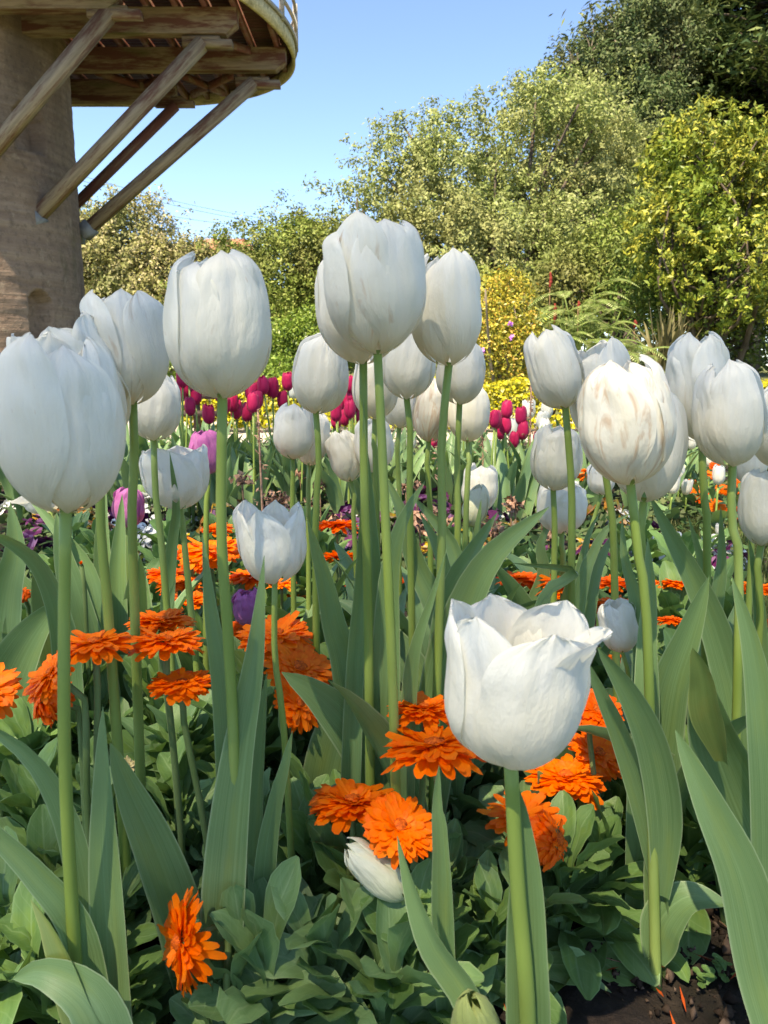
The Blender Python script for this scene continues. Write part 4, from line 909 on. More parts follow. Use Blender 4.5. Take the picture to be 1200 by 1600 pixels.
# ------------------------------------------------------------------ windmill: concrete tower with a timber gallery
HS = 4.5                                             # height of the gallery above the camera
K7 = HS/7
def wm(x, y, z): return Vector((x*HS, y*HS, CAM_Z + z*HS))
def tower_mat():
    m, t, o = nodes('board formed concrete')
    tc = N(t, 'ShaderNodeTexCoord').outputs['Object']
    lines = math_(t, 'ADD', math_(t, 'MULTIPLY', noise(t, mapping(t, tc, (.12, .12, 3.2)), 4.0, 3, .6), .55), math_(t, 'MULTIPLY', noise(t, mapping(t, tc, (1.4, 1.4, 3.0)), 4.0, 6, .7), .45))
    big = noise(t, mapping(t, tc, (1, 1, .35)), .85, 4, .6); fine = noise(t, tc, 11, 5, .7)
    c = ramp(t, lines, [(.32, (.19, .125, .09)), (.5, (.265, .185, .135)), (.68, (.34, .25, .18))])
    c = mixc(t, c, (.12, .085, .065), ramp(t, big, [(.42, (0, 0, 0)), (.65, (.75,)*3)]))
    c = mixc(t, c, (.10, .075, .058), ramp(t, fine, [(.50, (0, 0, 0)), (.68, (.6,)*3)]))
    c = mixc(t, c, (.42, .33, .24), ramp(t, noise(t, mapping(t, tc, (2, 2, 2), (9, 4, 1)), 3.0, 5, .7), [(.60, (0, 0, 0)), (.72, (.5,)*3)]))
    c = mixc(t, c, (.07, .075, .03), ramp(t, noise(t, mapping(t, tc, (1, 1, .5), (3, 1, 5)), 1.1, 5, .7), [(.60, (0, 0, 0)), (.72, (.55,)*3)]))
    h = math_(t, 'ADD', lines, math_(t, 'MULTIPLY', fine, .5))
    finish(t, o, c, .9, .15, 0, None, h, .7, .04); return m
def wood_mat(name, paint, bare, mossy, amt):
    m, t, o = nodes(name)
    tc = N(t, 'ShaderNodeTexCoord').outputs['Object']
    gr = noise(t, mapping(t, tc, (1.0, 12, 12)), 1.8, 5, .65); pt = noise(t, mapping(t, tc, (.45, 3, 3)), 2.2, 6, .7); ms = noise(t, mapping(t, tc, (.4, 2, 2), (7, 2, 4)), 1.8, 5, .65)
    c = mixc(t, tuple(x*.55 for x in bare), bare, ramp(t, gr, [(.3, (0, 0, 0)), (.65, (1, 1, 1))]))
    c = mixc(t, c, paint, ramp(t, pt, [(amt-.06, (1, 1, 1)), (amt+.05, (0, 0, 0))]))
    c = mixc(t, c, mossy, ramp(t, ms, [(.56, (0, 0, 0)), (.68, (.7,)*3)]))
    finish(t, o, c, .85, .2, 0, None, gr, .6, .012); return m
M['tower'] = tower_mat()
M['beam'] = wood_mat('weathered beam', (.12, .050, .038), (.30, .22, .15), (.10, .10, .035), .50)
M['strut'] = wood_mat('weathered strut', (.15, .075, .055), (.36, .28, .20), (.22, .20, .13), .47)
M['plank'] = wood_mat('gallery plank', (.085, .035, .032), (.13, .08, .065), (.07, .05, .03), .60)
M['joist'] = wood_mat('gallery joist', (.16, .060, .045), (.24, .15, .10), (.10, .08, .04), .55)
M['fascia'] = wood_mat('pale fascia board', (.20, .16, .085), (.62, .52, .30), (.16, .14, .07), .40)
M['rail'] = wood_mat('grey rail', (.22, .20, .17), (.40, .37, .32), (.2, .2, .15), .4)
M['galv'] = plain_noise_mat('galvanised shoe', [(.3, (.14, .145, .15)), (.7, (.26, .265, .27))], 8, rough=.6, spec=.3)
TC = (-1.507, 2.75); TR = .45
mill = thing('windmill', wm(TC[0], TC[1], -CAM_Z/HS), 'old windmill tower of brown stained concrete with a timber gallery on slanting struts', 'windmill')
def tower_mesh():
    nz, na = 170, 420
    z = np.linspace(-CAM_Z/HS - .01, 1.12, nz); a = np.linspace(0, 2*np.pi, na, endpoint=False)
    Z, A_ = np.meshgrid(z, a, indexing='ij'); r = np.full_like(Z, TR)
    def niche(u0, v0, v1, wpx):
        P = [];
        for v in (v0, v1):
            d = ray(u0, v); k = np.array([d.x, d.y])/d.y
            aa = k[0]**2+1; bb_ = -2*(k[0]*TC[0]+TC[1]); cc = TC[0]**2+TC[1]**2-TR**2; y = (-bb_-math.sqrt(max(0, bb_*bb_-4*aa*cc)))/(2*aa)
            P.append((k[0]*y, y, d.z/d.y*y))
        ang = math.atan2(P[0][1]-TC[1], P[0][0]-TC[0]) % (2*np.pi); hw = wpx/FPX*P[0][1]/2/TR/max(.25, abs(math.sin(ang - math.atan2(P[0][1], P[0][0]))) + .0)
        hw = wpx/FPX*P[0][1]/2/TR*1.25
        da = (A_-ang+np.pi) % (2*np.pi)-np.pi; top, bot = P[0][2], P[1][2]; hr = hw*TR
        arch = np.where(Z > top-hr, np.sqrt(np.clip(1-((Z-(top-hr))/hr)**2, 0, 1))*hw*(Z < top), hw*(Z > bot))
        return np.abs(da) < arch
    r[niche(62, 455, 540, 34)] -= .055; r[niche(44, 160, 232, 44)] -= .05
    r += .0007*np.sin(Z*75)+.0004*np.sin(Z*190+1)
    V = np.stack([(TC[0]+r*np.cos(A_))*HS, (TC[1]+r*np.sin(A_))*HS, CAM_Z+Z*HS], -1).reshape(-1, 3)
    i = np.arange(nz*na).reshape(nz, na); j = np.roll(i, -1, 1)
    Q = np.stack([i[:-1], j[:-1], j[1:], i[1:]], -1).reshape(-1, 4)
    return make_mesh('tower', V, Q, M['tower'])
link('tower', tower_mesh(), mill)
# plants in the upper niche
rs = np.random.default_rng(700)
# gallery outline in plan
def outline(off=0.0, n=60):
    pts = []
    for k in range(n+1):
        th = math.pi/2 - math.pi*k/n; c, s = math.cos(th), math.sin(th); e = 2/2.2
        f = s >= 0; e = 2/2.2 if f else 2/1.8
        pts.append((-.905 + (.60+off)*abs(c)**e, 2.78 + ((.51 if f else .80)+off)*math.copysign(abs(s)**e, s)))
    pts = [(-2.5, 3.29+off)] + pts + [(-2.5, 1.98-off)]
    return [(x*1.05, y*1.05) for x, y in pts]
def band(b, off0, off1, z0, z1):
    A_ = outline(off0); B_ = outline(off1); n = len(A_)
    V = [wm(x, y, z) for (x, y) in A_ for z in (z0, z1)] + [wm(x, y, z) for (x, y) in B_ for z in (z0, z1)]
    Q = []
    for k in range(n-1):
        a, c = 2*k, 2*n+2*k
        Q += [[a, a+2, a+3, a+1], [c, c+1, c+3, c+2], [a, c, c+2, a+2], [a+1, a+3, c+3, c+1]]
    b.add([list(v) for v in V], Q)
def xr(y, off=0.0):                                  # right-hand end of the gallery at plan depth y
    y = y/1.05; f = y >= 2.78; n = 2.2 if f else 1.8; s = min(1.0, abs((y-2.78)/((.51 if f else .80)+off))); return 1.05*(-.905 + (.60+off)*max(0.0, 1-s**n)**(1/n))
b = MB(); y = 2.082
while y < 3.45:                                     # planks of the floor, running left to right
    y1 = min(y+.024, 3.453); V = [list(wm(px, py, z)) for z in (1.087, 1.097) for px, py in ((-2.5, y+.0004), (xr(y, .004), y+.0004), (xr(y1, .004), y1-.0004), (-2.5, y1-.0004))]
    b.add(V, [[3, 2, 1, 0], [4, 5, 6, 7], [0, 1, 5, 4], [1, 2, 6, 5], [2, 3, 7, 6], [3, 0, 4, 7]]); y = y1
b.build('gallery_floor', M['plank'], mill, False)
b = MB(); band(b, 0.0, .010, 1.048, 1.102); b.build('fascia', M['fascia'], mill, True)
b = MB(); band(b, .0105, .018, 1.094, 1.106); b.build('rim_cap', M['rail'], mill, True)
x = -2.3; 
while x < -.34:                                      # joists, running away from us
    ys = [yy_ for yy_ in np.linspace(2.09, 3.44, 200) if xr(yy_, -.012) > x]
    if ys:
        b = MB(); b.box(wm(x, (ys[0]+ys[-1])/2, 1.072), (.016*HS, (ys[-1]-ys[0])*HS, .0295*HS)); b.build('joist', M['joist'], mill, False)
    x += .088
BEAMS = [(2.426, -.745, 18), (2.59, -.445, 56), (2.89, -.335, 112), (3.19, -.79, 160)]
for y, xe, v in BEAMS:
    zb = math.tan(math.atan((800-v)/FPX) - PITCH)*y; h = .076
    zt = min(zb+h, 1.0565)
    b = MB(); x0 = -2.4
    prof = [(x0, zt), (x0, zb), (xe-.035, zb), (xe, zb+.028), (xe, zt)]
    V = [list(wm(px, y+s*.020, pz)) for s in (-1, 1) for px, pz in prof]
    Q = [[0, 1, 2, 3], [0, 3, 4, 4], [5, 8, 7, 6], [5, 9, 9, 8]] + [[k, (k+1) % 5 + 0, (k+1) % 5 + 5, k+5] for k in range(5)]
    Q[1] = [0, 3, 4, 0]; Q = [q for q in Q if len(set(q)) == 4]
    b.add(V, Q + [[0, 3, 4, 0][:4]] if False else Q)
    me = b.mesh('beam', M['beam'], False)
    bm_ = __import__('bmesh').new(); vs = [bm_.verts.new(p) for p in V]
    for f in ([0, 1, 2, 3, 4], [9, 8, 7, 6, 5]): bm_.faces.new([vs[i] for i in f])
    for k in range(5): bm_.faces.new([vs[(k+1) % 5], vs[k], vs[k+5], vs[(k+1) % 5+5]])
    __import__('bmesh').ops.recalc_face_normals(bm_, faces=bm_.faces)
    me = bpy.data.meshes.new('beam'); bm_.to_mesh(me); bm_.free(); me.materials.append(M['beam']); link('beam', me, mill)
def strut(top, bot, y0, y1, wd, bolster=True, mat='strut'):
    def plan(u, v, y):
        d = ray(u, v); k = y*HS/d.y; return Vector((d.x*k, y*HS, CAM_Z+d.z*k))
    a, c = plan(*top, y0), plan(*bot, y1)
    b = MB(); d_ = (a-c).normalized(); L_ = (a-c).length + .12*K7; b.bar((0, 0, 0), (L_, 0, 0), wd*HS, wd*HS); o = b.build('strut', M[mat], mill, False); Z_ = Vector((0, 1, 0)); Y_ = Z_.cross(d_); o.matrix_basis = Matrix((d_, Y_, Z_)).transposed().to_4x4(); o.location = c
    b = MB(); b.box(a + Vector((.18, 0, .02))*K7, (1.05*K7, .036*HS, .14*K7)); b.box(a + Vector((.05, 0, .12))*K7, (.8*K7, .033*HS, .08*K7)); b.build('bolster', M['beam'], mill, False)
    return a, c
strut((166, 26), (-40, 270), 2.426, 2.426, .037)
for top, bot, y0, y1 in [((312, 72), (52, 345), 2.59, 2.59), ((392, 134), (133, 362), 2.89, 2.89)]:
    a, c = strut(top, bot, y0, y1, .037)
    b = MB(); d_ = (a-c).normalized()
    b.bar(c - d_*.10*K7, c + d_*.22*K7, .050*HS, .050*HS, (0, 1, 0)); b.box(c + Vector((-.16, 0, -.04))*K7, (.10*K7, .075*HS, .46*K7)); b.build('strut_shoe', M['galv'], mill, False)
strut((262, 164), (100, 338), 3.19, 3.12, .030, mat='joist')
for (p0, p1) in [((150, 112), (236, 140)), ((280, 116), (350, 146)), ((300, 148), (362, 118)), ((200, 146), (262, 118)), ((330, 60), (390, 80))]:      # diagonal bracing under the floor
    q = []
    for (u, v) in (p0, p1):
        d = ray(u, v); k = HS*1.035/d.z; q.append(Vector((d.x*k, d.y*k, CAM_Z+HS*1.035)))
    b = MB(); b.bar(q[0], q[1], .11*K7, .16*K7); b.build('brace', M['joist'], mill, False)
# railing
ol = outline(.012, 26)
pp = [wm(x, y, 0) for x, y in ol]
for zz in (1.155, 1.215):
    b = MB(); b.tube(spline([wm(x, y, zz) for x, y in ol], 120), .045*K7, 6); b.build('railing', M['rail'], mill)
for k in range(1, len(ol)-1, 3):
    b = MB(); x, y = ol[k]; b.box(wm(x, y, 1.165), (.11*K7, .11*K7, .15*HS)); b.build('railing_post', M['rail'], mill, False)
# ------------------------------------------------------------------ trees and shrubs
M['bark'] = plain_noise_mat('bark', [(.3, (.045, .035, .028)), (.6, (.12, .095, .075)), (.8, (.20, .17, .14))], 5, (1, 1, .25), .9, .1, .6, .03, 6)
M['bark_pale'] = plain_noise_mat('pale bark', [(.3, (.10, .08, .06)), (.7, (.26, .21, .16))], 5, (1, 1, .25), .9, .1, .5, .03, 6)
LEAFM = {
 'olive': card_mat('olive grey leaf', [(0, (.15, .195, .05)), (.5, (.22, .265, .08)), (.85, (.30, .335, .125)), (1, (.40, .42, .20))], .28, patch=(.29, .29, .12), psc=.5),
 'dull': card_mat('dull green leaf', [(0, (.09, .14, .022)), (.5, (.17, .225, .045)), (1, (.28, .31, .09))], .22, patch=(.14, .13, .05), psc=.5),
 'green': card_mat('mid green leaf', [(0, (.05, .095, .018)), (.5, (.095, .155, .03)), (1, (.18, .22, .06))], .25, patch=(.13, .15, .04), psc=.6),
 'brownish': card_mat('brownish leaf', [(0, (.16, .165, .045)), (.5, (.27, .26, .095)), (.85, (.37, .32, .17)), (1, (.50, .43, .26))], .2, patch=(.12, .15, .05), psc=.45),
 'dark': card_mat('dark needle', [(0, (.025, .050, .02)), (.6, (.06, .098, .032)), (1, (.13, .16, .05))], .15, patch=(.19, .20, .06), psc=.45),  # brighter patch tone puts sunlit sprays into the needle colour
 'deep': card_mat('deep green leaf', [(0, (.035, .065, .02)), (.5, (.075, .11, .035)), (1, (.16, .19, .08))], .2, patch=(.10, .10, .05), psc=.5),
 'yellow': card_mat('yellow green glossy leaf', [(0, (.10, .145, .025)), (.4, (.19, .23, .04)), (.75, (.34, .34, .05)), (1, (.48, .45, .08))], .30, .45, .25, patch=(.15, .23, .03), psc=1.0),
 'gold': card_mat('golden hedge leaf', [(0, (.13, .15, .012)), (.4, (.34, .31, .015)), (1, (.62, .54, .03))], .3, .4, .35),
 'amber': card_mat('amber shrub leaf', [(0, (.16, .19, .03)), (.4, (.34, .33, .045)), (.8, (.52, .42, .06)), (1, (.55, .32, .07))], .28, .4, .35),
 'lime': card_mat('lime leaf', [(0, (.09, .16, .02)), (.5, (.16, .25, .035)), (1, (.26, .34, .07))], .28, .4, .35),
}
def foliage(ells, nclump, per, cr, leaf, rs, up=0.5, flat=.7, shell=.55, elong=2.2, z0=0.1, tuft=False, sub=0, tr=.1):
    """leaves gathered in clumps spread through ellipsoids (cx, cy, cz, rx, ry, rz)"""
    vol = np.array([e[3]*e[4]+e[3]*e[5]+e[4]*e[5] for e in ells], float); pr = vol/vol.sum()
    C = []; Nn = []; centres = []
    for _ in range(nclump):
        e = ells[rs.choice(len(ells), p=pr)]; d = rs.normal(0, 1, 3); d /= np.linalg.norm(d); q = shell + (1.04-shell)*rs.uniform()**.6
        if rs.uniform() < .06: q *= rs.uniform(1.05, 1.14)
        c = np.array(e[:3]) + d*np.array(e[3:])*q
        if c[2] < z0: c[2] = z0 + rs.uniform(0, .4)
        m = int(per*rs.uniform(.5, 1.5)); s = cr*rs.uniform(.6, 1.5)
        out = d + np.array([0, 0, up]); out /= np.linalg.norm(out)
        if tuft:
            o_ = rs.normal(0, 1, (m, 3)); o_ /= np.linalg.norm(o_, axis=1)[:, None]; o_ = o_*.8 + out; P = c + o_*s*rs.uniform(.3, 1.0, (m, 1)); nn = o_*0.35 + rs.normal(0, .8, (m, 3)) + out*.3
        elif sub:
            tc_ = c + rs.normal(0, s, (sub, 3))*[1, 1, flat]; m = per*sub; kk = rs.integers(0, sub, m); o_ = rs.normal(0, 1, (m, 3)); P = tc_[kk] + o_*tr*rs.uniform(.7, 1.3, (sub, 1))[kk]; nn = rs.normal(0, .6, (m, 3)) + out*.7 + o_*.35
        else:
            P = c + rs.normal(0, s, (m, 3))*[1, 1, flat]; nn = rs.normal(0, .75, (m, 3)) + out*.8
        C.append(P); Nn.append(nn); centres.append(c)
    C = np.vstack(C); Nn = np.vstack(Nn); k = C[:, 2] > .02; C, Nn = C[k], Nn[k]
    L = leaf*rs.uniform(.6, 1.35, len(C))
    V, Q = cards(C, Nn, L, L/elong, rs)
    return V, Q, np.array(centres)
def tree(name, label, cat, group, base, ells, nclump, per, cr, leaf, mat, seed, trunk_r=.15, limbs=14, bark='bark', up=.5, flat=.7, shell=.55, elong=2.2, tuft=False, stems=1, sub=0, tr=.1, z0=.1):
    rs = np.random.default_rng(seed)
    ez = min(e[2] for e in ells)
    t = thing(name, base, label, cat, group)
    V, Q, ce = foliage(ells, nclump, per, cr, leaf, rs, up, flat, shell, elong, z0, tuft, sub, tr)
    link('crown', make_mesh('crown', V, Q, LEAFM[mat], smooth=False), t)
    b = MB(); base = np.array(base, float)
    mid = np.mean([e[:3] for e in ells], axis=0)
    for s in range(stems):
        off = rs.normal(0, trunk_r*2.2, 3)*[1, 1, 0] if stems > 1 else np.zeros(3)
        top = mid*[1, 1, .9] + rs.normal(0, .3, 3) + off*2
        P = spline([base+off+[0, 0, -.2], base*.6+top*.4+off*.5+rs.normal(0, trunk_r, 3), top], 10)
        b.tube(P, np.linspace(trunk_r*1.25, trunk_r*.45, 10), 9)
    for c in ce[rs.choice(len(ce), min(limbs, len(ce)), replace=False)]:
        k = rs.uniform(.25, .8); s = P[int(k*9)]
        m_ = (s+c)/2 + rs.normal(0, .12, 3)*np.linalg.norm(c-s) + [0, 0, -.05*np.linalg.norm(c-s)]
        b.tube(spline([s, m_, c], 8), np.linspace(trunk_r*.42, trunk_r*.07+.006, 8), 6)
    b.build('trunk', M[bark], t); return t
def E(u, v, Y, wpx, hpx, depth=None):
    c = at(u, v, Y); rx = wpx/2/FPX*Y; rz = hpx/2/FPX*Y
    return (c.x, c.y, c.z, rx, depth or rx*.8, rz)
def gb(u, Y): p = at(u, 570, Y); return (p.x, Y, 0.0)
GT = 'trees and shrubs behind the garden'
tree('broadleaf_tree', 'wide grey-olive leaved tree filling the middle of the background', 'tree', GT, gb(790, 20), [E(700, 300, 20, 260, 230), E(640, 330, 19.5, 180, 180), E(850, 270, 20, 260, 260), E(920, 240, 20.5, 190, 220), E(760, 400, 19, 380, 160), E(610, 400, 19.4, 120, 120), E(900, 400, 19, 200, 180)], 430, 30, .30, .095, 'olive', 801, .22, 60, shell=.5, sub=9, tr=.085)
tree('broadleaf_tree', 'small rounded dull green tree behind the tallest tulip, left of the wide olive tree', 'tree', GT, gb(450, 23), [E(450, 430, 23, 210, 170), E(390, 470, 22, 160, 150), E(530, 450, 22, 130, 170), E(500, 390, 23, 120, 90)], 260, 26, .28, .11, 'dull', 802, .18, 24, sub=9, tr=.10)
tree('broadleaf_tree', 'brownish bushy tree just right of the tower', 'tree', GT, gb(215, 25), [E(205, 400, 25, 170, 170), E(250, 440, 24, 150, 150), E(150, 420, 25, 110, 140), E(330, 450, 26, 130, 130)], 280, 26, .32, .12, 'brownish', 803, .16, 40, bark='bark_pale', sub=9, tr=.11)
tree('broadleaf_tree', 'green tree standing between the tower and the brownish one', 'tree', GT, gb(140, 28), [E(135, 380, 28, 90, 110), E(120, 440, 28, 130, 180)], 200, 60, .28, .15, 'green', 804, .16, 10)
tree('broadleaf_tree', 'tall deep green tree with bare twigs on top, left of the dark conifer', 'tree', GT, gb(990, 27), [E(980, 130, 27, 170, 170), E(930, 150, 27, 110, 120), E(1020, 60, 27, 110, 150), E(990, 260, 26.5, 200, 200)], 270, 26, .38, .13, 'deep', 805, .3, 40, sub=10, tr=.12)
tree('broadleaf_tree', 'green tree top just showing above the wide olive tree', 'tree', GT, gb(850, 26), [E(850, 165, 26, 90, 80), E(850, 260, 26, 180, 200)], 160, 50, .3, .15, 'green', 806, .2, 10)
dt = [o for o in bpy.data.objects if o.get('label', '').startswith('tall deep green tree')][0]
for (p0, tips) in [((935, 112), [(908, 48), (925, 28), (948, 45)]), ((968, 95), [(952, 20), (975, 15)]), ((900, 130), [(884, 70), (893, 84)])]:
    b = MB(); a_ = at(*p0, 26.5); m_ = a_.lerp(at(*tips[0], 26.5), .45)
    b.tube([a_, m_], [.035, .025], 5)
    for q in tips: e_ = at(*q, 26.5); b.tube(spline([m_, m_.lerp(e_, .5)+Vector((.06, 0, .05)), e_], 6), np.linspace(.022, .008, 6), 4)
    b.build('twig', M['bark_pale'], dt)
# conifer: layered drooping sprays
def conifer(label, u, Y, vtop, wpx, seed):
    rs = np.random.default_rng(seed); base = np.array(gb(u, Y)); H = at(u, vtop, Y).z
    t = thing('conifer', tuple(base), label, 'conifer', GT); b = MB(); C = []; Nn = []
    b.tube(spline([base, base+[.1, 0, H*.5], base+[0, 0, H]], 12), np.linspace(.5, .06, 12), 10)
    Rw = wpx/2/FPX*Y
    for k in range(190):
        z = H*(.18+.80*rs.uniform()); f = 1-max(0, (z/H-.55))/.62; a = rs.uniform(0, 6.28); L = Rw*f*rs.uniform(.6, 1.08); d = np.array([math.cos(a), math.sin(a), 0])
        u_ = np.linspace(0, 1, 7)[:, None]; P = base + [0, 0, z] + d*L*u_ + np.array([0, 0, 1])*(L*(.28*u_ - .30*u_**2.2))
        b.tube(P, np.linspace(.10, .015, 7), 5)
        m = int(330*L/Rw)+60; q = rs.uniform(.25, 1.05, m)[:, None]; pos = base + [0, 0, z] + d*L*q + np.array([0, 0, 1])*(L*(.28*q - .30*q**2.2)) + rs.normal(0, 1, (m, 3))*np.array([.50, .50, .13])*(.5+q)
        C.append(pos); Nn.append(rs.normal(0, .45, (m, 3)) + [0, 0, 1.0])
    C = np.vstack(C); Nn = np.vstack(Nn); L = .40*rs.uniform(.5, 1.3, len(C)); V, Q = cards(C, Nn, L, L*.26, rs)
    link('crown', make_mesh('crown', V, Q, LEAFM['dark'], smooth=False), t); b.build('trunk', M['bark'], t); return t
conifer('huge dark conifer with layered drooping sprays filling the top right corner', 1165, 30, -330, 560, 811)
conifer('second dark conifer rising just left of the huge one', 1045, 32, -190, 300, 812)
tree('glossy_shrub', 'tall shrub with whorls of glossy yellow leaves at the right', 'shrub', GT, gb(1100, 12.5), [E(1110, 270, 12.5, 190, 170), E(1180, 290, 12.5, 170, 180), E(1060, 360, 12, 140, 170), E(1150, 420, 12, 240, 170), E(1060, 250, 12.6, 90, 100), E(1230, 330, 12.6, 140, 260)], 2100, 15, .095, .100, 'yellow', 821, .075, 60, shell=.35, elong=2.6, tuft=True, stems=3)
tree('shrub', 'mid green leafy shrub filling in below the glossy yellow one', 'shrub', GT, gb(1120, 12.9), [E(1100, 440, 12.9, 240, 260), E(1190, 470, 12.8, 160, 240), E(1020, 430, 13.2, 120, 150)], 420, 46, .12, .075, 'green', 822, .06, 30, stems=2)
tree('shrub', 'shadowy bush between the olive tree and the glossy yellow shrub', 'shrub', GT, gb(960, 15), [E(960, 430, 15, 150, 150), E(1000, 380, 15, 110, 160), E(900, 460, 15, 140, 130)], 330, 50, .16, .09, 'dull', 823, .07, 24, stems=2)
tree('shrub', 'amber and yellow leaved shrub behind the egg-shaped centre tulip', 'shrub', GT, gb(790, 8.6), [E(790, 500, 8.6, 95, 150), E(765, 540, 8.5, 70, 130), E(815, 550, 8.5, 70, 100), E(785, 450, 8.7, 60, 60)], 300, 34, .055, .042, 'amber', 824, .02, 26, bark='bark_pale', stems=4)
tree('shrub', 'bright green bush behind the freckled tulip at the left', 'shrub', GT, gb(490, 19), [E(480, 540, 19, 120, 90), E(520, 520, 19.2, 90, 110), E(440, 570, 18.8, 90, 60)], 300, 46, .15, .10, 'lime', 825, .05, 20, stems=2)
tree('shrub', 'dusky shrub under the wide olive tree', 'shrub', GT, gb(700, 15.5), [E(640, 500, 15.5, 200, 130), E(740, 480, 16, 160, 130), E(570, 490, 16, 120, 160), E(850, 500, 16, 140, 130)], 420, 50, .16, .09, 'dull', 826, .07, 30, stems=2)
tree('shrub', 'low olive bush at the foot of the brownish tree', 'shrub', GT, gb(330, 20), [E(300, 520, 20, 200, 110), E(400, 510, 20.5, 120, 130), E(200, 530, 20, 160, 90)], 360, 50, .17, .095, 'dull', 827, .07, 24, stems=2)
tree('shrub', 'yellowish bush behind the left-hand crimson tulips', 'shrub', GT, gb(350, 9.5), [E(330, 590, 9.5, 90, 50), E(430, 585, 9.4, 90, 55), E(270, 590, 9.5, 60, 50)], 180, 36, .07, .05, 'lime', 828, .02, 14, stems=3)
# far wood closing every gap at the horizon
rs = np.random.default_rng(830); V, Q, _ = foliage([(x, 44+rs.uniform(-3, 3), 1.5, 4, 3, 3.4+rs.uniform(-.8, 1.2)) for x in np.arange(-34, 36, 4.2)], 1000, 34, .55, .38, rs)
tag(link('far_wood', make_mesh('far_wood', V, Q, LEAFM['deep'], smooth=False)), kind='stuff')
# golden hedge
def hedge(label, x0, x1, y0, y1, h, seed, n):
    rs = np.random.default_rng(seed); t = thing('hedge', ((x0+x1)/2, (y0+y1)/2, 0), label, 'hedge')
    f = rs.uniform(0, 1, n); side = rs.uniform(0, 1, n)
    x = rs.uniform(x0, x1, n); y = np.where(side < .45, y0+np.abs(rs.normal(0, .03, n)), rs.uniform(y0, y1, n)); z = np.where(side < .45, rs.uniform(0.02, h, n), h-np.abs(rs.normal(0, .022, n)))
    z += (.018*np.sin(x*7)+.012*np.sin(x*19+y*7)+.010*np.sin(x*41))*(z > .1); C = np.c_[x, y, z]
    Nn = np.where((side < .45)[:, None], [0, -1, .6], [0, -.3, 1]) + rs.normal(0, .5, (n, 3))
    L = rs.uniform(.022, .042, n); V, Q = cards(C, Nn, L, L*.6, rs); link('foliage', make_mesh('foliage', V, Q, LEAFM['gold'], smooth=False), t)
    for k in range(int((x1-x0)/.22)):
        b = MB()
        p = np.array([x0+.11+k*.22+rs.normal(0, .03), (y0+y1)/2, 0])
        for j in range(5): b.tube([p, p+[rs.normal(0, .08), rs.normal(0, .1), h*.85]], [.007, .003], 5)
        b.build('stem', M['bark'], t)
hedge('low clipped golden hedge across the back of the flower beds', -1.35, 3.1, 5.1, 5.75, .31, 841, 26000)
# fern with arching fronds
fc = np.array(gb(905, 9.3)); ft = thing('fern', tuple(fc), 'pale green feathery fern with arching fronds beyond the golden hedge', 'fern', GT)
M['fern'] = card_mat('fern leaflet', [(0, (.17, .24, .06)), (.6, (.27, .34, .11)), (1, (.40, .44, .20))], .3)
rs = np.random.default_rng(850)
for k in range(84):
    b = MB(); a = rs.uniform(-3.6, .5); d = np.array([math.cos(a), math.sin(a), 0]); L = rs.uniform(.42, .72); s0 = np.array([-d[1], d[0], 0]); el = rs.uniform(.35, 1.0)
    q = math.sqrt(rs.uniform(.02, 1)); th = rs.uniform(0, 6.28); O = fc + np.array([(.80*q*math.cos(th)-.02), .45*q*math.sin(th), (1.38-.8*q*q)*rs.uniform(.5, 1.0)])
    n = 26; u = np.linspace(0, 1, n); P = O + d*(L*u*math.cos(el)*1.1)[:, None] + np.array([0, 0, 1])*(L*(math.sin(el)*u - .62*u**2.2))[:, None]
    T = np.gradient(P, axis=0); T /= np.linalg.norm(T, axis=1)[:, None]
    for i in range(2, n):
        l = L*.24*math.sin(math.pi*(.10+.88*u[i]))**.8
        for sg in (-1, 1):
            q_ = P[i]; dr = sg*s0*.92 + T[i]*.42 - np.array([0, 0, .15]); wv = T[i]*L*.0085
            b.add([q_-wv, q_+dr*l*.5-wv*1.6, q_+dr*l, q_+dr*l*.5+wv*1.6], [[0, 1, 2, 3]])
    b.tube(P, np.linspace(.006, .002, n), 4, False); b.tube([fc+[0, 0, .1], (fc+O)/2+rs.normal(0, .05, 3), O], .008, 4, False)
    b.build('frond', M['fern'], ft, False)
# spiky plant
sp = np.array(gb(1040, 10.2)); st_ = thing('sword_leaved_plant', tuple(sp), 'clump of upright sword leaves, partly bronze, beside the fern', 'spiky plant', GT)
M['blade'] = card_mat('sword leaf', [(0, (.04, .03, .022)), (.35, (.09, .07, .04)), (.75, (.16, .15, .06)), (1, (.34, .31, .16))], .15)
rs = np.random.default_rng(860)
for k in range(60):
    b = MB(); a = rs.uniform(0, 6.28); d = np.array([math.cos(a), math.sin(a), 0]); L = rs.uniform(.75, 1.35); ar = rs.uniform(.05, .5); u = np.linspace(0, 1, 10)
    P = sp + rs.normal(0, .10, 3)*[1, 1, 0] + d*(L*ar*u**1.6)[:, None] + np.array([0, 0, 1])*(L*(u - ar*.5*u**3))[:, None]; T = np.gradient(P, axis=0); T /= np.linalg.norm(T, axis=1)[:, None]; s0 = np.tile([-d[1], d[0], 0], (10, 1))
    b.add(*strip(P, s0, np.cross(T, s0), .05, -.5, 0, 3, (.6, .4, .7))); b.build('blade', M['blade'], st_)
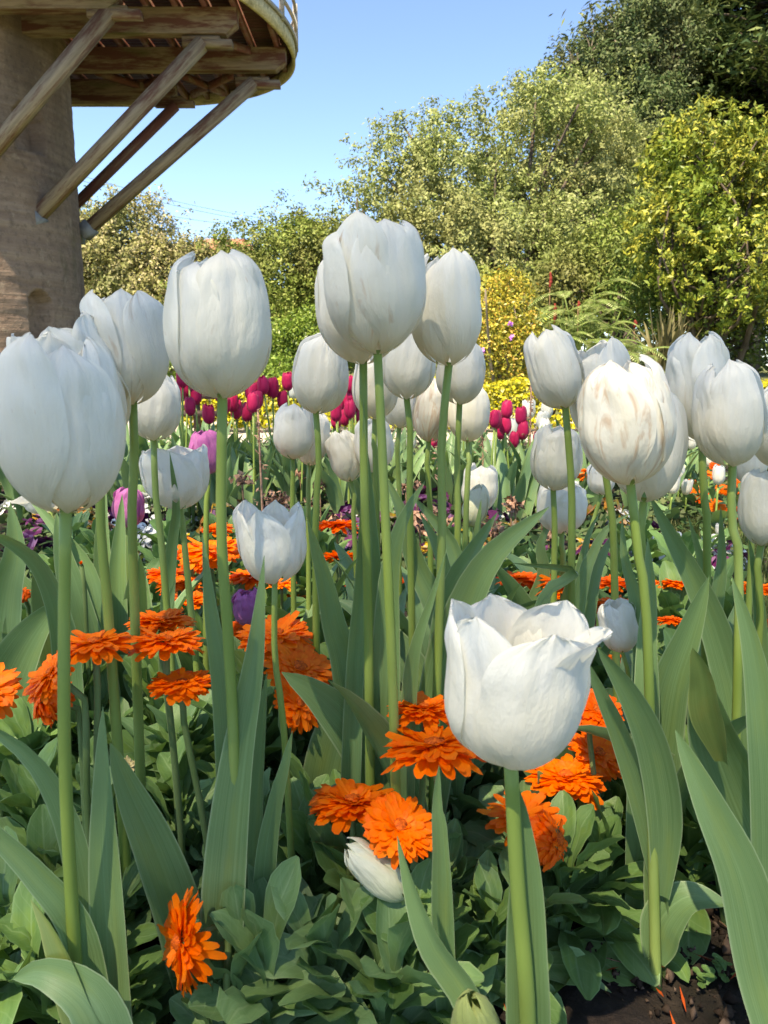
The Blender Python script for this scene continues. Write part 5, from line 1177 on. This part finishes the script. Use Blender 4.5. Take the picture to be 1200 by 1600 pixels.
# red flower spikes by the fern
M['spike'] = plain_noise_mat('red spike', [(.3, (.10, .015, .01)), (.7, (.22, .03, .02))], 40)
for (u, v0, v1, Y, lb) in [(859, 425, 450, 10.5, 'dark red flower spike highest above the fern'), (866, 474, 506, 9.3, 'dark red flower spike against the fern'), (903, 470, 482, 10.5, 'small red flower spike behind the fern'), (991, 500, 512, 9.4, 'small red flower spike between the fern and the sword leaves')]:
    a, c = at(u, v1, Y), at(u+1, v0, Y); t = thing('red_flower_spike', (a.x, Y, 0), lb, 'flower spike', 'red flower spikes'); r = (c-a).length
    b = MB(); rs = np.random.default_rng(u)
    P = spline([a, a.lerp(c, .5)+Vector((.01, 0, 0)), c], 14); b.tube(P, (0.022*np.sin(np.linspace(.35, 2.9, 14))**.6)*rs.uniform(.75, 1.2, 14), 9); b.build('flower_head', M['spike'], t)
    stem(t, [Vector((a.x, Y, 0)), Vector((a.x+.02, Y, a.z/2)), a], 0.005, .006, M['dead_leaf'], 5, 6)
# two violet flowers on the amber shrub
M['violet'] = plain_noise_mat('violet flower', [(.3, (.40, .10, .5)), (.7, (.6, .25, .65))], 60)
for (u, v) in [(799, 527), (798, 507), (755, 548)]:
    p = at(u, v, 8.2); b = MB(); rs = np.random.default_rng(u+v); V, Q = cards(np.array(p)+rs.normal(0, .012, (9, 3)), rs.normal(0, .5, (9, 3))+[0, -1, .3], .035, .028, rs); b.add(V, Q)
    t = bpy.data.objects['shrub'] if False else [o for o in bpy.data.objects if o.get('label', '').startswith('amber and yellow')][0]
    b.build('violet_flower', M['violet'], t, False)
# dark rail fence seen through the stems at the left
M['darkwood'] = plain_noise_mat('dark rail wood', [(.3, (.03, .022, .018)), (.7, (.07, .05, .04))], 12, (1, 6, 6))
fx0, fx1, fy = at(262, 600, 4.9).x, at(345, 600, 4.9).x, 4.9
t = thing('rail_fence', ((fx0+fx1)/2, fy, 0), 'short dark wooden rail fence behind the left crimson tulips', 'fence')
for v in (619, 646):
    z = at(300, v, fy).z; b = MB(); b.box(((fx0+fx1)/2, fy, z), (fx1-fx0, .03, .035)); b.build('rail', M['darkwood'], t, False)
for x in (fx0, (fx0+fx1)/2, fx1):
    b = MB(); b.box((x, fy+.035, .15), (.04, .035, .34)); b.build('post', M['darkwood'], t, False)
# house roof beyond the trees, and the wires
hp = at(345, 372, 62); t = thing('house', (hp.x, 62, 0), 'distant red tiled roof showing over the bushes', 'house')
M['rooft'] = plain_noise_mat('red tiles', [(.3, (.30, .10, .06)), (.7, (.45, .19, .12))], 3); M['wallp'] = plain_noise_mat('pale render', [(.3, (.45, .42, .36)), (.7, (.6, .56, .5))], 2)
b = MB(); b.box((hp.x, 64, (hp.z-1)/2), (4.6, 5, hp.z-1)); b.build('wall', M['wallp'], t, False)
b = MB(); zt, ze = hp.z+.25, hp.z-1.0
b.add([(hp.x-2.6, 61, ze), (hp.x+2.6, 61, ze), (hp.x+1.6, 64, zt), (hp.x-1.6, 64, zt), (hp.x-2.6, 67, ze), (hp.x+2.6, 67, ze)], [[0, 1, 2, 3], [5, 4, 3, 2], [4, 0, 3, 3][:3]+[3]] if False else [[0, 1, 2, 3], [5, 4, 3, 2]])
b.add([(hp.x-2.6, 61, ze-.02), (hp.x-2.6, 67, ze-.02), (hp.x-1.6, 64, zt-.02), (hp.x-1.62, 64, zt-.03)], [[0, 1, 2, 3]]); b.add([(hp.x+2.6, 61, ze-.02), (hp.x+2.6, 67, ze-.02), (hp.x+1.6, 64, zt-.02), (hp.x+1.62, 64, zt-.03)], [[0, 1, 2, 3]])
b.build('roof', M['rooft'], t, False)
M['wire'] = plain_noise_mat('wire', [(.3, (.05, .05, .06)), (.7, (.08, .08, .09))], 3)
for i, (v0, v1, lb) in enumerate([(278, 352, 'upper thin power line sloping across the sky'), (286, 358, 'middle thin power line sloping across the sky'), (318, 362, 'lowest thin power line, above the brownish tree')]):
    a, c = at(60, v0-22, 70), at(470, v1, 90); b = MB(); m_ = (a+c)/2 - Vector((0, 0, .5)); b.tube(spline([a, m_, c], 20), .018, 5); tag(b.build('power_line', M['wire']), lb, 'power line', 'power lines')
# unseen tree added to shade this bed, its crown thinned for dappled fill
tree('added_shade_tree', 'unseen airy tree added behind the camera to shade the flower bed', 'tree', None, (-3.6, -6.0, 0), [(-2.66, -4.67, 9.0, 3.7, 3.7, 1.3)], 720, 46, 1.0, .08, 'deep', 870, .30, 12, shell=.0, z0=4)
